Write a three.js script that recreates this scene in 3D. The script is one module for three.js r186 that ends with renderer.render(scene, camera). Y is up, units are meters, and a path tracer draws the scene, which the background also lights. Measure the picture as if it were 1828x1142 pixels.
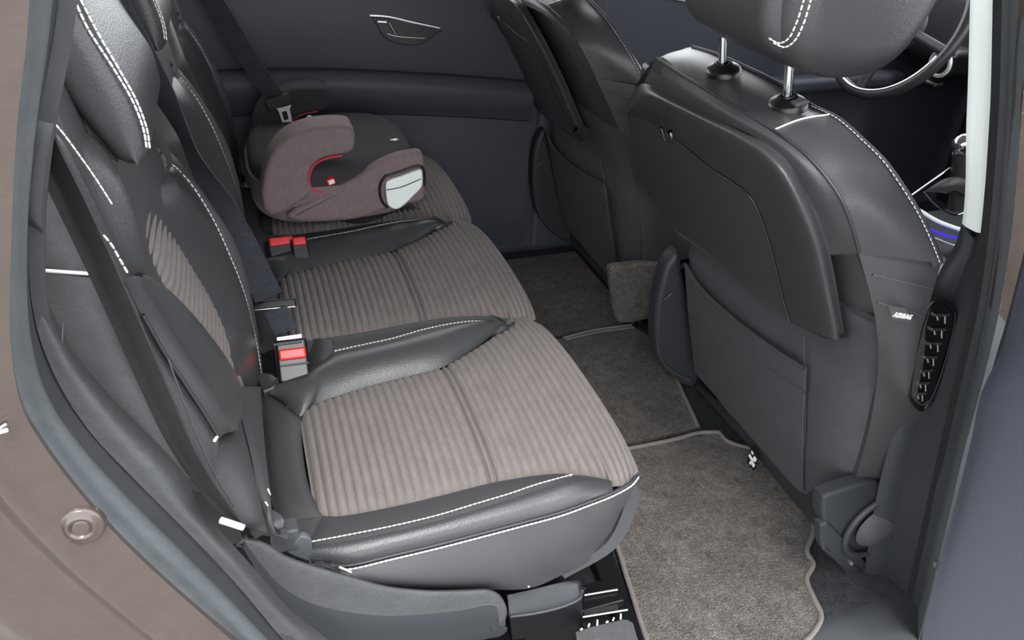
import * as THREE from 'three';
import { RoundedBoxGeometry } from 'three/addons/geometries/RoundedBoxGeometry.js';
import { FontLoader } from 'three/addons/loaders/FontLoader.js';
import { TextGeometry } from 'three/addons/geometries/TextGeometry.js';
import { mergeGeometries, mergeVertices } from 'three/addons/utils/BufferGeometryUtils.js';

const scene = new THREE.Scene();
// ---------- camera (phone held outside the open rear door, x = car forward, y = up, z = car's right) ----------
const camera = new THREE.PerspectiveCamera(46.17, 1828 / 1142, 0.02, 60);
camera.position.set(-0.45, 1.1601, 1.3237);
camera.up.set(0.14471, 0.83696, -0.52778);
camera.lookAt(-0.15661, 0.61435, 0.53877);
// ---------- light: bright overcast sky ----------
scene.background = new THREE.Color(0.93, 0.965, 1.0);
scene.backgroundIntensity = 1.0;
const sun = new THREE.DirectionalLight(new THREE.Color(1.0, 0.97, 0.94), 0.62);   // hazy sun behind the photographer's shoulder
sun.position.set(-0.6, 7.4, 3.9); sun.target.position.set(0, 0.4, 0.2); sun.castShadow = true; sun.shadow.radius = 36; sun.shadow.mapSize.set(2048, 2048);
Object.assign(sun.shadow.camera, { left: -3, right: 3, top: 3, bottom: -3, near: 0.1, far: 18 });
scene.add(sun, sun.target);
const renderer = new THREE.WebGLRenderer({ antialias: true });
renderer.toneMapping = THREE.LinearToneMapping;
renderer.toneMappingExposure = 4.6;
renderer.shadowMap.enabled = true;

// ---------- helpers ----------
const V = (a) => (a.isVector3 ? a.clone() : new THREE.Vector3(a[0], a[1], a[2]));
let seed = 7; const rnd = () => ((seed = (seed * 16807) % 2147483647) / 2147483647);
const UP = [0, 1, 0], FWD = [1, 0.2, 0], SIDE = [0, 0, 1], BACK = [-1, -0.3, 0];
const shift = (pts, dx, dy, dz) => pts.map((p) => { const v = V(p); return [v.x + dx, v.y + dy, v.z + dz]; });
function samp(pts, n) {
  const p = pts.map(V);
  if (p.length === 2) return Array.from({ length: n }, (_, i) => p[0].clone().lerp(p[1], i / (n - 1)));
  return new THREE.CatmullRomCurve3(p, false, 'centripetal').getSpacedPoints(n - 1);
}
function mid(a, b, off, t = 0.5, n = 12) {          // curve between two curves, pushed by off
  const A = samp(a, n), B = samp(b, n), o = V(off);
  return A.map((p, i) => p.clone().lerp(B[i], t).addScaledVector(o, Math.sin(Math.PI * Math.min(1, Math.max(0, i / (n - 1))) ) ** 0.5));
}
function gridNormals(G) {
  const n = G.length, m = G[0].length, N = [];
  for (let i = 0; i < n; i++) { N.push([]); for (let j = 0; j < m; j++) {
    const a = G[Math.min(n - 1, i + 1)][j].clone().sub(G[Math.max(0, i - 1)][j]);
    const b = G[i][Math.min(m - 1, j + 1)].clone().sub(G[i][Math.max(0, j - 1)]);
    const c = a.cross(b); N[i].push(c.lengthSq() > 1e-16 ? c.normalize() : null);
  } }
  for (let i = 0; i < n; i++) for (let j = 0; j < m; j++) if (!N[i][j])
    N[i][j] = (N[i][Math.min(m - 1, j + 1)] || N[i][Math.max(0, j - 1)] || N[Math.min(n - 1, i + 1)][j] || N[Math.max(0, i - 1)][j] || new THREE.Vector3(0, 1, 0)).clone();
  return N;
}
function sheet(G, flip, uvs) {                         // one smooth sheet, uv in metres
  const n = G.length, m = G[0].length, pos = [], uv = [], idx = [];
  const U = []; let acc = 0;
  for (let i = 0; i < n; i++) { if (i) acc += G[i][m >> 1].distanceTo(G[i - 1][m >> 1]); U.push(acc); }
  for (let i = 0; i < n; i++) { let vv = 0; for (let j = 0; j < m; j++) { if (j) vv += G[i][j].distanceTo(G[i][j - 1]); const p = G[i][j]; pos.push(p.x, p.y, p.z); uv.push(U[i], vv); } }
  for (let i = 0; i < n - 1; i++) for (let j = 0; j < m - 1; j++) {
    const a = i * m + j, b = a + m, c = b + 1, d = a + 1;
    if (flip) idx.push(a, c, b, a, d, c); else idx.push(a, b, c, a, c, d);
  }
  const g = new THREE.BufferGeometry();
  g.setAttribute('position', new THREE.Float32BufferAttribute(pos, 3)); g.setAttribute('uv', new THREE.Float32BufferAttribute(uv, 2)); g.setIndex(idx);
  g.computeVertexNormals(); return g;
}
function solid(G, hint, t) {                           // sheet with thickness t behind it and closed rims
  const n = G.length, m = G[0].length, N = gridNormals(G), h = V(hint);
  let s = 0; for (const r of N) for (const v of r) s += v.dot(h);
  const flip = s < 0; if (flip) for (const r of N) for (const v of r) v.negate();
  const parts = [sheet(G, flip)];
  if (t > 0) {
    const K = G.map((r, i) => r.map((p, j) => p.clone().addScaledVector(N[i][j], -t)));
    parts.push(sheet(K, !flip));
    const rim = (f, k) => { const A = [f, k]; parts.push(sheet(A, !flip)); };
    rim(G[0], K[0]); parts.push(sheet([K[n - 1], G[n - 1]], !flip));
    parts.push(sheet([K.map((r) => r[0]), G.map((r) => r[0])], !flip)); parts.push(sheet([G.map((r) => r[m - 1]), K.map((r) => r[m - 1])], !flip));
  }
  return parts.length > 1 ? mergeGeometries(parts) : parts[0];
}
// loft through 2+ curves; bulge pillows the panel between its seams along hint-facing normals
function loftGrid(curves, o = {}) {
  const n = o.n || 40, m = o.m || 14, C = curves.map((c) => samp(c, n)), G = [];
  for (let i = 0; i < n; i++) {
    const col = C.map((c) => c[i]); let row;
    if (col.length === 2 || o.lin) { row = []; for (let j = 0; j < m; j++) { const t = j / (m - 1) * (col.length - 1), k = Math.min(col.length - 2, Math.floor(t)); row.push(col[k].clone().lerp(col[k + 1], t - k)); } }
    else { const cr = new THREE.CatmullRomCurve3(col, false, 'catmullrom', 0.5); row = Array.from({ length: m }, (_, j) => cr.getPoint(j / (m - 1))); }
    G.push(row);
  }
  if (o.bulge || o.disp) {
    const N = gridNormals(G), h = V(o.hint || UP); let s = 0; for (const r of N) for (const v of r) s += v.dot(h);
    const sg = s < 0 ? -1 : 1, pw = o.pow || 4, ends = o.ends === undefined ? 0.15 : o.ends, e0 = Array.isArray(ends) ? ends[0] : ends, e1 = Array.isArray(ends) ? ends[1] : ends;
    for (let i = 0; i < n; i++) for (let j = 0; j < m; j++) {
      const u = i / (n - 1), v = j / (m - 1);
      let d = (o.bulge || 0) * (1 - Math.abs(2 * v - 1) ** pw);
      if (e0) d *= Math.sin(Math.PI / 2 * Math.min(1, u / e0)); if (e1) d *= Math.sin(Math.PI / 2 * Math.min(1, (1 - u) / e1));
      if (o.disp) d += o.disp(u, v, G[i][j]);
      G[i][j].addScaledVector(N[i][j], d * sg);
    }
  }
  return G;
}
const loft = (curves, o = {}) => solid(loftGrid(curves, o), o.hint || UP, o.t === undefined ? 0.01 : o.t);
function coons(top, bottom, left, right, o = {}) {        // patch between four edges; top/bottom run left to right, left/right run top to bottom
  const n = o.n || 40, m = o.m || 30, T = samp(top, n), Bm = samp(bottom, n), L = samp(left, m), R = samp(right, m), G = [];
  for (let i = 0; i < n; i++) { const u = i / (n - 1), row = []; for (let j = 0; j < m; j++) { const v = j / (m - 1);
    const p = T[i].clone().multiplyScalar(1 - v).addScaledVector(Bm[i], v).addScaledVector(L[j], 1 - u).addScaledVector(R[j], u);
    p.addScaledVector(T[0], -(1 - u) * (1 - v)).addScaledVector(T[n - 1], -u * (1 - v)).addScaledVector(Bm[0], -(1 - u) * v).addScaledVector(Bm[n - 1], -u * v); row.push(p); } G.push(row); }
  return solid(G, o.hint || UP, o.t === undefined ? 0.01 : o.t);
}
function tube(pts, r, n = 40, rs = 6, closed = false) {
  const c = new THREE.CatmullRomCurve3(pts.map(V), closed, 'centripetal');
  return new THREE.TubeGeometry(c, n, r, rs, closed);
}
function bar(a, b, r, rs = 10) { const g = new THREE.CylinderGeometry(r, r, V(a).distanceTo(V(b)), rs); const d = V(b).sub(V(a)).normalize();
  g.applyQuaternion(new THREE.Quaternion().setFromUnitVectors(new THREE.Vector3(0, 1, 0), d)); const c = V(a).lerp(V(b), 0.5); g.translate(c.x, c.y, c.z); return g; }
function stitch(pts, len = 0.0052, gap = 0.0016, r = 0.001, skew = 0) {
  const cv = new THREE.CatmullRomCurve3(pts.map(V), false, 'centripetal'), L = cv.getLength(), k = Math.max(2, Math.floor(L / (len + gap))), out = [], y = new THREE.Vector3(0, 1, 0);
  for (let i = 0; i < k; i++) { const t = (i + 0.5) / k, p = cv.getPointAt(t), d = cv.getTangentAt(t);
    const g = new THREE.CapsuleGeometry(r, len - r, 2, 5); g.applyQuaternion(new THREE.Quaternion().setFromUnitVectors(y, d.clone().add(new THREE.Vector3(0, skew, 0)).normalize())); g.translate(p.x, p.y, p.z); out.push(g); }
  return mergeGeometries(out);
}
function ribbon(pts, w, wdir, t = 0.0014, n = 60) {      // woven belt: pts centre line, wdir direction(s) of its width
  const C = samp(pts, n), W = Array.isArray(wdir[0]) ? samp(wdir, n) : C.map(() => V(wdir)), G = [];
  for (let i = 0; i < n; i++) { const tg = C[Math.min(n - 1, i + 1)].clone().sub(C[Math.max(0, i - 1)]).normalize(), d = W[i].clone().addScaledVector(tg, -W[i].dot(tg)).normalize(); const row = []; for (let j = 0; j < 7; j++) row.push(C[i].clone().addScaledVector(d, w * (j / 6 - 0.5))); G.push(row); }
  return solid(G, [0.3, 0.4, 1], t);
}
function rbox(w, h, d, r = 0.004, seg = 2) { return new RoundedBoxGeometry(w, h, d, seg, Math.min(r, w / 2.01, h / 2.01, d / 2.01)); }
function place(g, p, rx = 0, ry = 0, rz = 0) { g.applyMatrix4(new THREE.Matrix4().makeRotationFromEuler(new THREE.Euler(rx, ry, rz))); g.translate(p[0], p[1], p[2]); return g; }
function frame(g, p, ux, uy) {                            // put geometry with local x along ux, local y along uy, at p
  const X = V(ux).normalize(), Z = X.clone().cross(V(uy)).normalize(), Y = Z.clone().cross(X); g.applyMatrix4(new THREE.Matrix4().makeBasis(X, Y, Z)); g.translate(p[0], p[1], p[2]); return g; }
// prism of an outline lying in the plane z = const (x, y outline), bevelled
function prismZ(pts, z0, depth, bevel = 0.004, smooth = true, holes = []) {
  const mk = (p) => { const q = p.map((a) => { const v = V(a); return new THREE.Vector2(v.x, v.y); }); return smooth ? new THREE.SplineCurve([...q, q[0]]).getSpacedPoints(Math.max(24, q.length * 5)).slice(0, -1) : q; };
  const s = new THREE.Shape(mk(pts)); for (const h of holes) s.holes.push(new THREE.Path(mk(h)));
  const g = new THREE.ExtrudeGeometry(s, { depth: Math.max(0.0005, depth - 2 * bevel), bevelEnabled: bevel > 0, bevelSize: bevel, bevelThickness: bevel, bevelOffset: -bevel, bevelSegments: bevel > 0.007 ? 8 : 3, curveSegments: 8 });
  g.translate(0, 0, z0 + bevel);
  if (bevel > 0.007) { g.deleteAttribute('normal'); g.deleteAttribute('uv'); const h = mergeVertices(g, 1e-5); h.computeVertexNormals(); const k = h.toNonIndexed(); k.type = 'PadGeometry'; return k; }
  return g;
}
function pillowZ(prof, z0, z1, r) {                      // cushion between z0 and z1; the first and second half of prof face each other, edges round towards the middle line
  const h = prof.length / 2, A = samp(prof.slice(0, h), 26), B = samp(prof.slice(h), 26), P = [...A, ...B], n = P.length, med = P.map((p, i) => p.clone().lerp(P[n - 1 - i], 0.5));
  const ring = (ins, z, full) => P.map((p, i) => { const L = p.distanceTo(med[i]), v = p.clone().lerp(med[i], full ? 1 : Math.min(0.9, ins / Math.max(L, 1e-4))); v.z = z; return v; });
  const a = [0, 0.2, 0.4, 0.6, 0.8, 1].map((t) => t * Math.PI / 2), rows = [ring(0, z0, true)];
  for (let k = 5; k >= 0; k--) rows.push(ring(r * (1 - Math.cos(a[k])), z0 + r * (1 - Math.sin(a[k]))));
  for (let k = 0; k <= 5; k++) rows.push(ring(r * (1 - Math.cos(a[k])), z1 - r * (1 - Math.sin(a[k]))));
  rows.push(ring(0, z1, true));
  const G = []; for (let i = 0; i <= n; i++) G.push(rows.map((q) => q[i % n].clone()));
  return solid(G, [0, 0, 0.001], 0);
}
function boxUV(g0) {                                      // metre uv by the dominant direction of each face
  const g = g0.index ? g0.toNonIndexed() : g0, p = g.attributes.position, uv = new Float32Array(p.count * 2), a = new THREE.Vector3(), b = new THREE.Vector3(), c = new THREE.Vector3();
  for (let i = 0; i < p.count; i += 3) { a.fromBufferAttribute(p, i); b.fromBufferAttribute(p, i + 1); c.fromBufferAttribute(p, i + 2);
    const n = b.clone().sub(a).cross(c.clone().sub(a)), ax = Math.abs(n.x), ay = Math.abs(n.y), az = Math.abs(n.z);
    [a, b, c].forEach((v, k) => { const o = (i + k) * 2; if (ax >= ay && ax >= az) { uv[o] = v.z; uv[o + 1] = v.y; } else if (ay >= az) { uv[o] = v.x; uv[o + 1] = v.z; } else { uv[o] = v.x; uv[o + 1] = v.y; } }); }
  g.setAttribute('uv', new THREE.BufferAttribute(uv, 2)); return g;
}
function clean(gs) { return gs.map((g) => { const h = g.index ? g.toNonIndexed() : g; for (const k of Object.keys(h.attributes)) if (!['position', 'normal', 'uv'].includes(k)) h.deleteAttribute(k); return h; }); }
const taken = {};
function numbered(name) { const k = taken[name] = (taken[name] ?? -1) + 1; return k ? name + '_' + String(k).padStart(3, '0') : name; }
function mesh(name, g, mat, parent = scene, label) {
  const uvd = (x) => (x.type === 'BufferGeometry' ? x : boxUV(x));
  g = Array.isArray(g) ? mergeGeometries(clean(g.map(uvd))) : uvd(g);
  const o = new THREE.Mesh(g, mat); o.name = parent === scene ? numbered(name) : name; o.castShadow = o.receiveShadow = true; if (label) o.userData.label = label; parent.add(o); return o;
}
function thing(name, label, category, group) { const o = new THREE.Group(); o.name = numbered(name); o.userData = { label, category }; if (group) o.userData.group = group; scene.add(o); return o; }
function tag(o, label, category, group) { o.userData.label = label; o.userData.category = category; if (group) o.userData.group = group; return o; }
function struct(o, label) { o.userData.kind = 'structure'; if (label) o.userData.label = label; return o; }
function each(name, gs, mat, parent, label) { return gs.map((g) => mesh(name, g, mat, parent, label)); }
function stuff(o) { o.userData.kind = 'stuff'; return o; }
function structGroup(name, label) { const o = new THREE.Group(); o.name = numbered(name); scene.add(o); return struct(o, label); }

// ---------- procedural textures (tileable value noise) ----------
function noise2(sz, cells, sd) { let s = sd; const r = () => ((s = (s * 16807) % 2147483647) / 2147483647); const L = Array.from({ length: cells * cells }, r); const f = new Float32Array(sz * sz);
  for (let y = 0; y < sz; y++) for (let x = 0; x < sz; x++) { const X = x / sz * cells, Y = y / sz * cells, i = Math.floor(X), j = Math.floor(Y); let a = X - i, b = Y - j; a = a * a * (3 - 2 * a); b = b * b * (3 - 2 * b);
    const q = (p, w) => L[(w % cells) * cells + (p % cells)]; f[y * sz + x] = (q(i, j) * (1 - a) + q(i + 1, j) * a) * (1 - b) + (q(i, j + 1) * (1 - a) + q(i + 1, j + 1) * a) * b; } return f; }
function dataTex(sz, fn, srgb, metres) { const d = new Uint8Array(sz * sz * 4); for (let i = 0; i < sz * sz; i++) { const c = fn(i); for (let k = 0; k < 3; k++) d[i * 4 + k] = Math.max(0, Math.min(255, (Array.isArray(c) ? c[k] : c) * 255)); d[i * 4 + 3] = 255; }
  const t = new THREE.DataTexture(d, sz, sz); t.wrapS = t.wrapT = THREE.RepeatWrapping; t.magFilter = THREE.LinearFilter; t.minFilter = THREE.LinearMipmapLinearFilter; t.generateMipmaps = true; if (srgb) t.colorSpace = THREE.SRGBColorSpace; t.repeat.set(1 / metres, 1 / metres); t.needsUpdate = true; return t; }
const n8 = noise2(256, 8, 11), n24 = noise2(256, 24, 23), n64 = noise2(256, 64, 37), n128 = noise2(256, 128, 51);
const grainTex = dataTex(256, (i) => 0.55 * n64[i] + 0.45 * n128[i], false, 0.09);            // leather / plastic grain
const carpetBump = dataTex(256, (i) => 0.3 * n24[i] + 0.7 * n128[i], false, 0.16);
const weaveTex = dataTex(256, (i) => { const x = i % 256, y = i >> 8; return 0.5 + 0.25 * Math.sin(x * Math.PI / 4) * Math.sin(y * Math.PI / 4) + 0.25 * (n128[i] - 0.5); }, false, 0.05);
const tone = (base, amp, metres, fine = 0.5) => dataTex(256, (i) => { const k = 1 + amp * ((n8[i] - 0.5) * 0.8 + (n24[i] - 0.5) * 0.8 + (n128[i] - 0.5) * 2 * fine); return base.map((b) => b * k); }, true, metres);
const std = (o) => { const m = new THREE.MeshPhysicalMaterial({ side: THREE.DoubleSide, ...o }); return m; };
const M = {
  leather: std({ color: 0x3a3a3c, roughness: 0.33, bumpMap: grainTex, bumpScale: 0.00025, specularIntensity: 0.9 }),
  leatherSide: std({ color: 0x3a3a3c, roughness: 0.6, bumpMap: grainTex, bumpScale: 0.0003 }),
  leatherMatte: std({ color: 0x3a3a3c, roughness: 0.55, bumpMap: grainTex, bumpScale: 0.0003 }),
  fabric: std({ map: tone([0.425, 0.40, 0.388], 0.07, 0.13, 0.6), roughness: 0.95, bumpMap: weaveTex, bumpScale: 0.0004, sheen: 0.35, sheenRoughness: 0.6, sheenColor: new THREE.Color(0.5, 0.47, 0.45) }),
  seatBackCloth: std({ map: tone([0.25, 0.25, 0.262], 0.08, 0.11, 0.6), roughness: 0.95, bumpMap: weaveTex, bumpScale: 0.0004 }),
  thread: std({ color: 0xd9d8d2, roughness: 0.7 }),
  piping: std({ color: 0x2c2d30, roughness: 0.45 }),
  plastic: std({ color: 0x2b2d31, roughness: 0.55, bumpMap: grainTex, bumpScale: 0.0002 }),
  plasticGrey: std({ map: tone([0.25, 0.253, 0.26], 0.12, 0.3, 0.5), roughness: 0.6, bumpMap: grainTex, bumpScale: 0.0002 }),
  rubber: std({ map: tone([0.3, 0.315, 0.325], 0.1, 0.25, 0.4), roughness: 0.62 }),
  rubberDark: std({ map: tone([0.2, 0.2, 0.215], 0.1, 0.25, 0.4), roughness: 0.6 }),
  blackPlastic: std({ color: 0x0e0e11, roughness: 0.35 }),
  voidBlack: std({ color: 0x0b0b0e, roughness: 0.9 }),
  webbing: std({ map: tone([0.13, 0.115, 0.115], 0.25, 0.06, 1.2), roughness: 0.8, bumpMap: weaveTex, bumpScale: 0.0003 }),
  webbingBlue: std({ map: tone([0.19, 0.2, 0.225], 0.2, 0.06, 1.2), roughness: 0.8, bumpMap: weaveTex, bumpScale: 0.0003 }),
  chrome: std({ color: 0xe8eaec, metalness: 1, roughness: 0.12 }),
  steel: std({ color: 0xb9bbbd, metalness: 1, roughness: 0.3 }),
  silver: std({ color: 0xdfe2e4, metalness: 0.2, roughness: 0.35 }),
  red: std({ color: 0xd2262a, roughness: 0.35 }),
  redDeep: std({ color: 0xb01f38, roughness: 0.6 }),
  paint: std({ map: tone([0.285, 0.238, 0.215], 0.08, 0.35, 0.5), roughness: 0.34, clearcoat: 0.8, clearcoatRoughness: 0.12, metalness: 0.15 }),
  carpet: std({ map: tone([0.345, 0.325, 0.31], 0.24, 0.17, 1.3), roughness: 1, bumpMap: carpetBump, bumpScale: 0.004, sheen: 0.2 }),
  carpetDark: std({ map: tone([0.15, 0.15, 0.165], 0.35, 0.2, 1), roughness: 1, bumpMap: carpetBump, bumpScale: 0.003 }),
  boosterBrown: std({ map: tone([0.455, 0.395, 0.395], 0.08, 0.05, 1), roughness: 0.95, bumpMap: weaveTex, bumpScale: 0.0003, sheen: 0.3 }),
  boosterDark: std({ map: tone([0.19, 0.185, 0.195], 0.1, 0.05, 1), roughness: 0.95, bumpMap: weaveTex, bumpScale: 0.0003 }),
  white: std({ color: 0xe6ebe8, roughness: 0.5 }),
  doorTrim: std({ color: 0x383b44, roughness: 0.55, bumpMap: grainTex, bumpScale: 0.0003 }),
  roof: std({ color: 0xb9b7b2, roughness: 0.9 }),
  asphalt: std({ map: tone([0.5, 0.5, 0.49], 0.2, 1.1, 1), roughness: 0.95 }),
  glass: std({ color: 0xeaf4f0, roughness: 0.02, transmission: 1, thickness: 0, ior: 1.5 }),
};

// ---------- setting: ground, floor, body shell ----------
struct(mesh('ground', place(new THREE.BoxGeometry(30, 0.1, 30), [0, -0.46, 0]), M.asphalt), 'grey asphalt outside the car');
struct(mesh('floor', place(new THREE.BoxGeometry(3.2, 0.05, 1.46), [0.9, -0.026, 0]), M.carpetDark), 'dark carpeted car floor');
struct(mesh('ceiling', [place(rbox(2.9, 0.05, 1.3, 0.02), [0.1, 1.25, -0.02]), place(rbox(2.9, 0.07, 0.07, 0.02), [0.1, 1.215, 0.62])], M.roof), 'pale roof lining of the car');
struct(mesh('wall_rear', [place(rbox(0.05, 1.2, 1.5, 0.01), [-1.35, 0.6, 0]), place(rbox(0.5, 0.03, 1.45, 0.01), [-1.08, 0.86, 0])], M.plastic), 'dark boot wall behind the rear seats');
// rear quarter of the body: painted panel round the wheel arch, outside of the rubber seal
const sealOut = [[-.5553,1.0882,0.822],[-.567,1.0541,0.822],[-.5856,1.0045,0.822],[-.6082,0.9344,0.822],[-.6293,0.8616,0.822],[-.6379,0.8055,0.822],[-.6338,0.7661,0.822],[-.6222,0.7114,0.822],[-.6055,0.6527,0.822],[-.5789,0.5783,0.822],[-.5434,0.486,0.822],[-.5182,0.419,0.822]];
const sealMidA = [[-.5511,1.0849,0.8],[-.5642,1.0492,0.8],[-.5865,0.9903,0.8],[-.61,0.9156,0.8],[-.6273,0.8468,0.8],[-.6341,0.7872,0.8],[-.6271,0.7344,0.8],[-.61,0.6693,0.8],[-.5883,0.6052,0.8],[-.5596,0.5263,0.8],[-.5347,0.4508,0.8],[-.5102,0.3812,0.8]];
const sealMidB = [[-.5442,1.0827,0.785],[-.5574,1.0457,0.785],[-.5817,0.9848,0.785],[-.6087,0.9078,0.785],[-.6256,0.8365,0.785],[-.6276,0.7849,0.785],[-.6178,0.7307,0.785],[-.5973,0.6637,0.785],[-.5722,0.5939,0.785],[-.5416,0.5085,0.785],[-.5113,0.4189,0.785],[-.4888,0.3476,0.785]];
const sealIn = [[-.5429,1.0798,0.765],[-.5574,1.0413,0.765],[-.583,0.9818,0.765],[-.6089,0.9066,0.765],[-.6232,0.8382,0.765],[-.6233,0.7826,0.765],[-.6133,0.7245,0.765],[-.5906,0.6592,0.765],[-.5639,0.5883,0.765],[-.532,0.4973,0.765],[-.4981,0.3845,0.765],[-.4748,0.31,0.765]];
const paintIn = shift(sealOut, 0.006, -0.004, 0.002);
const bp = structGroup('wall_right', 'brown painted car body panel behind the rear door opening');
{
  const pin = samp(paintIn, 40), outer = pin.map((p, i) => { const t = pin[Math.min(39, i + 1)].clone().sub(pin[Math.max(0, i - 1)]); t.z = 0; t.normalize(); return [p.x + t.y * 0.34, p.y - t.x * 0.34, p.z + 0.05]; });
  const bump = (s, c, w) => Math.exp(-(((s - c) / w) ** 2));
  mesh('body_panel', loft([pin, outer], { n: 110, m: 90, hint: [0, 0.3, 1], t: 0.015, disp: (u, v) => { const s = v * 0.34; return 0.014 * bump(s, 0.037, 0.010) - 0.010 * (1 / (1 + Math.exp(-(s - 0.042) / 0.004))) + 0.010 * bump(s, 0.105, 0.014); } }), M.paint, bp);
  const c0 = [[-.6232,0.6807,0.8275]][0];
  const n = [0.08, 0.12, 1];
  const plug = mesh('drain_plug', [frame(new THREE.LatheGeometry([[0, 0.004], [0.006, 0.0042], [0.0065, 0.0025], [0.008, 0.0025], [0.0085, 0.005], [0.011, 0.005], [0.012, 0.003], [0.015, 0.0035], [0.0175, 0.0015], [0.0178, -0.004]].map((p) => new THREE.Vector2(...p)), 32), c0, [1, 0, 0], n)], M.paint, bp, 'round plug pressed into the brown paintwork');
  each('scratch', [...[[0, 764, 12, 758], [0, 771, 14, 768]].map(([a, b, c, d], i) => { const q = i ? [[-.649,0.7894,0.832],[-.6429,0.7905,0.832]] : [[-.6482,0.7924,0.832],[-.6424,0.7956,0.832]]; return bar(q[0], q[1], i ? 0.0016 : 0.0009, 6); })], M.white, bp, 'white paint scratch');
}
const seal = structGroup('trim_1', 'grey rubber door seal round the rear door opening');
mesh('seal_lip', loft([sealOut, sealMidA, sealMidB], { n: 90, m: 16, hint: [0.4, 0.2, 1], t: 0.012, bulge: 0.006, ends: 0 }), M.rubber, seal);
mesh('seal_inner_lip', loft([sealMidB, shift(mid(sealMidB, sealIn, [0, 0, 0], 0.5, 24).map((v) => [v.x, v.y, v.z]), 0, 0, -0.012), sealIn], { n: 90, m: 12, hint: [0.4, 0.2, 1], t: 0.01 }), M.rubberDark, seal);
// wheel-arch lining inside the seal
const archOut = sealIn, archIn = [[-.5389,1.0755,0.735],[-.5529,1.0346,0.735],[-.5827,0.9717,0.735],[-.6032,0.9186,0.735],[-.6157,0.869,0.735],[-.6189,0.8078,0.735],[-.6059,0.7597,0.735],[-.5895,0.7159,0.735],[-.5693,0.6673,0.735],[-.5562,0.6277,0.735],[-.553,0.5884,0.735],[-.5378,0.5427,0.735],[-.516,0.4821,0.735],[-.4853,0.3919,0.735],[-.4503,0.3203,0.735],[-.4194,0.2241,0.735]];
const arch = structGroup('trim_2', 'grey plastic wheel arch lining beside the rear seat');
mesh('lining', loft([archOut, mid(archOut, archIn, [0.006, 0.006, 0.012], 0.5, 30), archIn], { n: 90, m: 14, hint: [0.4, 0.3, 1], t: 0.01 }), M.plasticGrey, arch);
mesh('lining_scuff', bar([[-.6097,0.824,0.752]][0], [[-.6191,0.7919,0.752]][0], 0.0007, 5), M.rubber, arch, 'pale scuff mark');
// panel between lining and backrest
const qp = structGroup('trim_3', 'dark grey quarter trim panel beside the backrest');
{
  const a = [[-.5775,1.0277,0.7],[-.5973,0.9735,0.7],[-.6167,0.9186,0.7],[-.6278,0.852,0.7],[-.6228,0.7681,0.7]], b = [[-.5545,1.0226,0.68],[-.5646,0.9652,0.68],[-.5746,0.9062,0.68],[-.584,0.8297,0.68],[-.5811,0.6938,0.68]];
  mesh('panel', loft([[[-.6102,0.9511,0.708],[-.6168,0.9219,0.708],[-.6225,0.8901,0.708],[-.6277,0.8512,0.708]], [[-.5957,0.9435,0.69],[-.5883,0.9117,0.69],[-.5838,0.877,0.69],[-.5795,0.8263,0.69]]], { n: 30, m: 8, hint: [0.4, 0, 1], t: 0.02 }), M.plasticGrey, qp);
  mesh('panel', loft([[[-.6273,0.8502,0.712],[-.6253,0.8107,0.712],[-.6168,0.7512,0.712],[-.5948,0.6884,0.712],[-.5613,0.6072,0.712]], [[-.5801,0.8236,0.69],[-.5793,0.7774,0.69],[-.5718,0.7129,0.69],[-.5559,0.6388,0.69],[-.5378,0.5547,0.69]]], { n: 30, m: 8, hint: [0.4, 0, 1], t: 0.02 }), M.plasticGrey, qp);
  mesh('joint_strip', tube([[-.6255,0.8515,0.711],[-.5866,0.8422,0.711]], 0.0016, 12, 6), M.silver, qp, 'bright edge of the trim joint');
}
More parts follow.
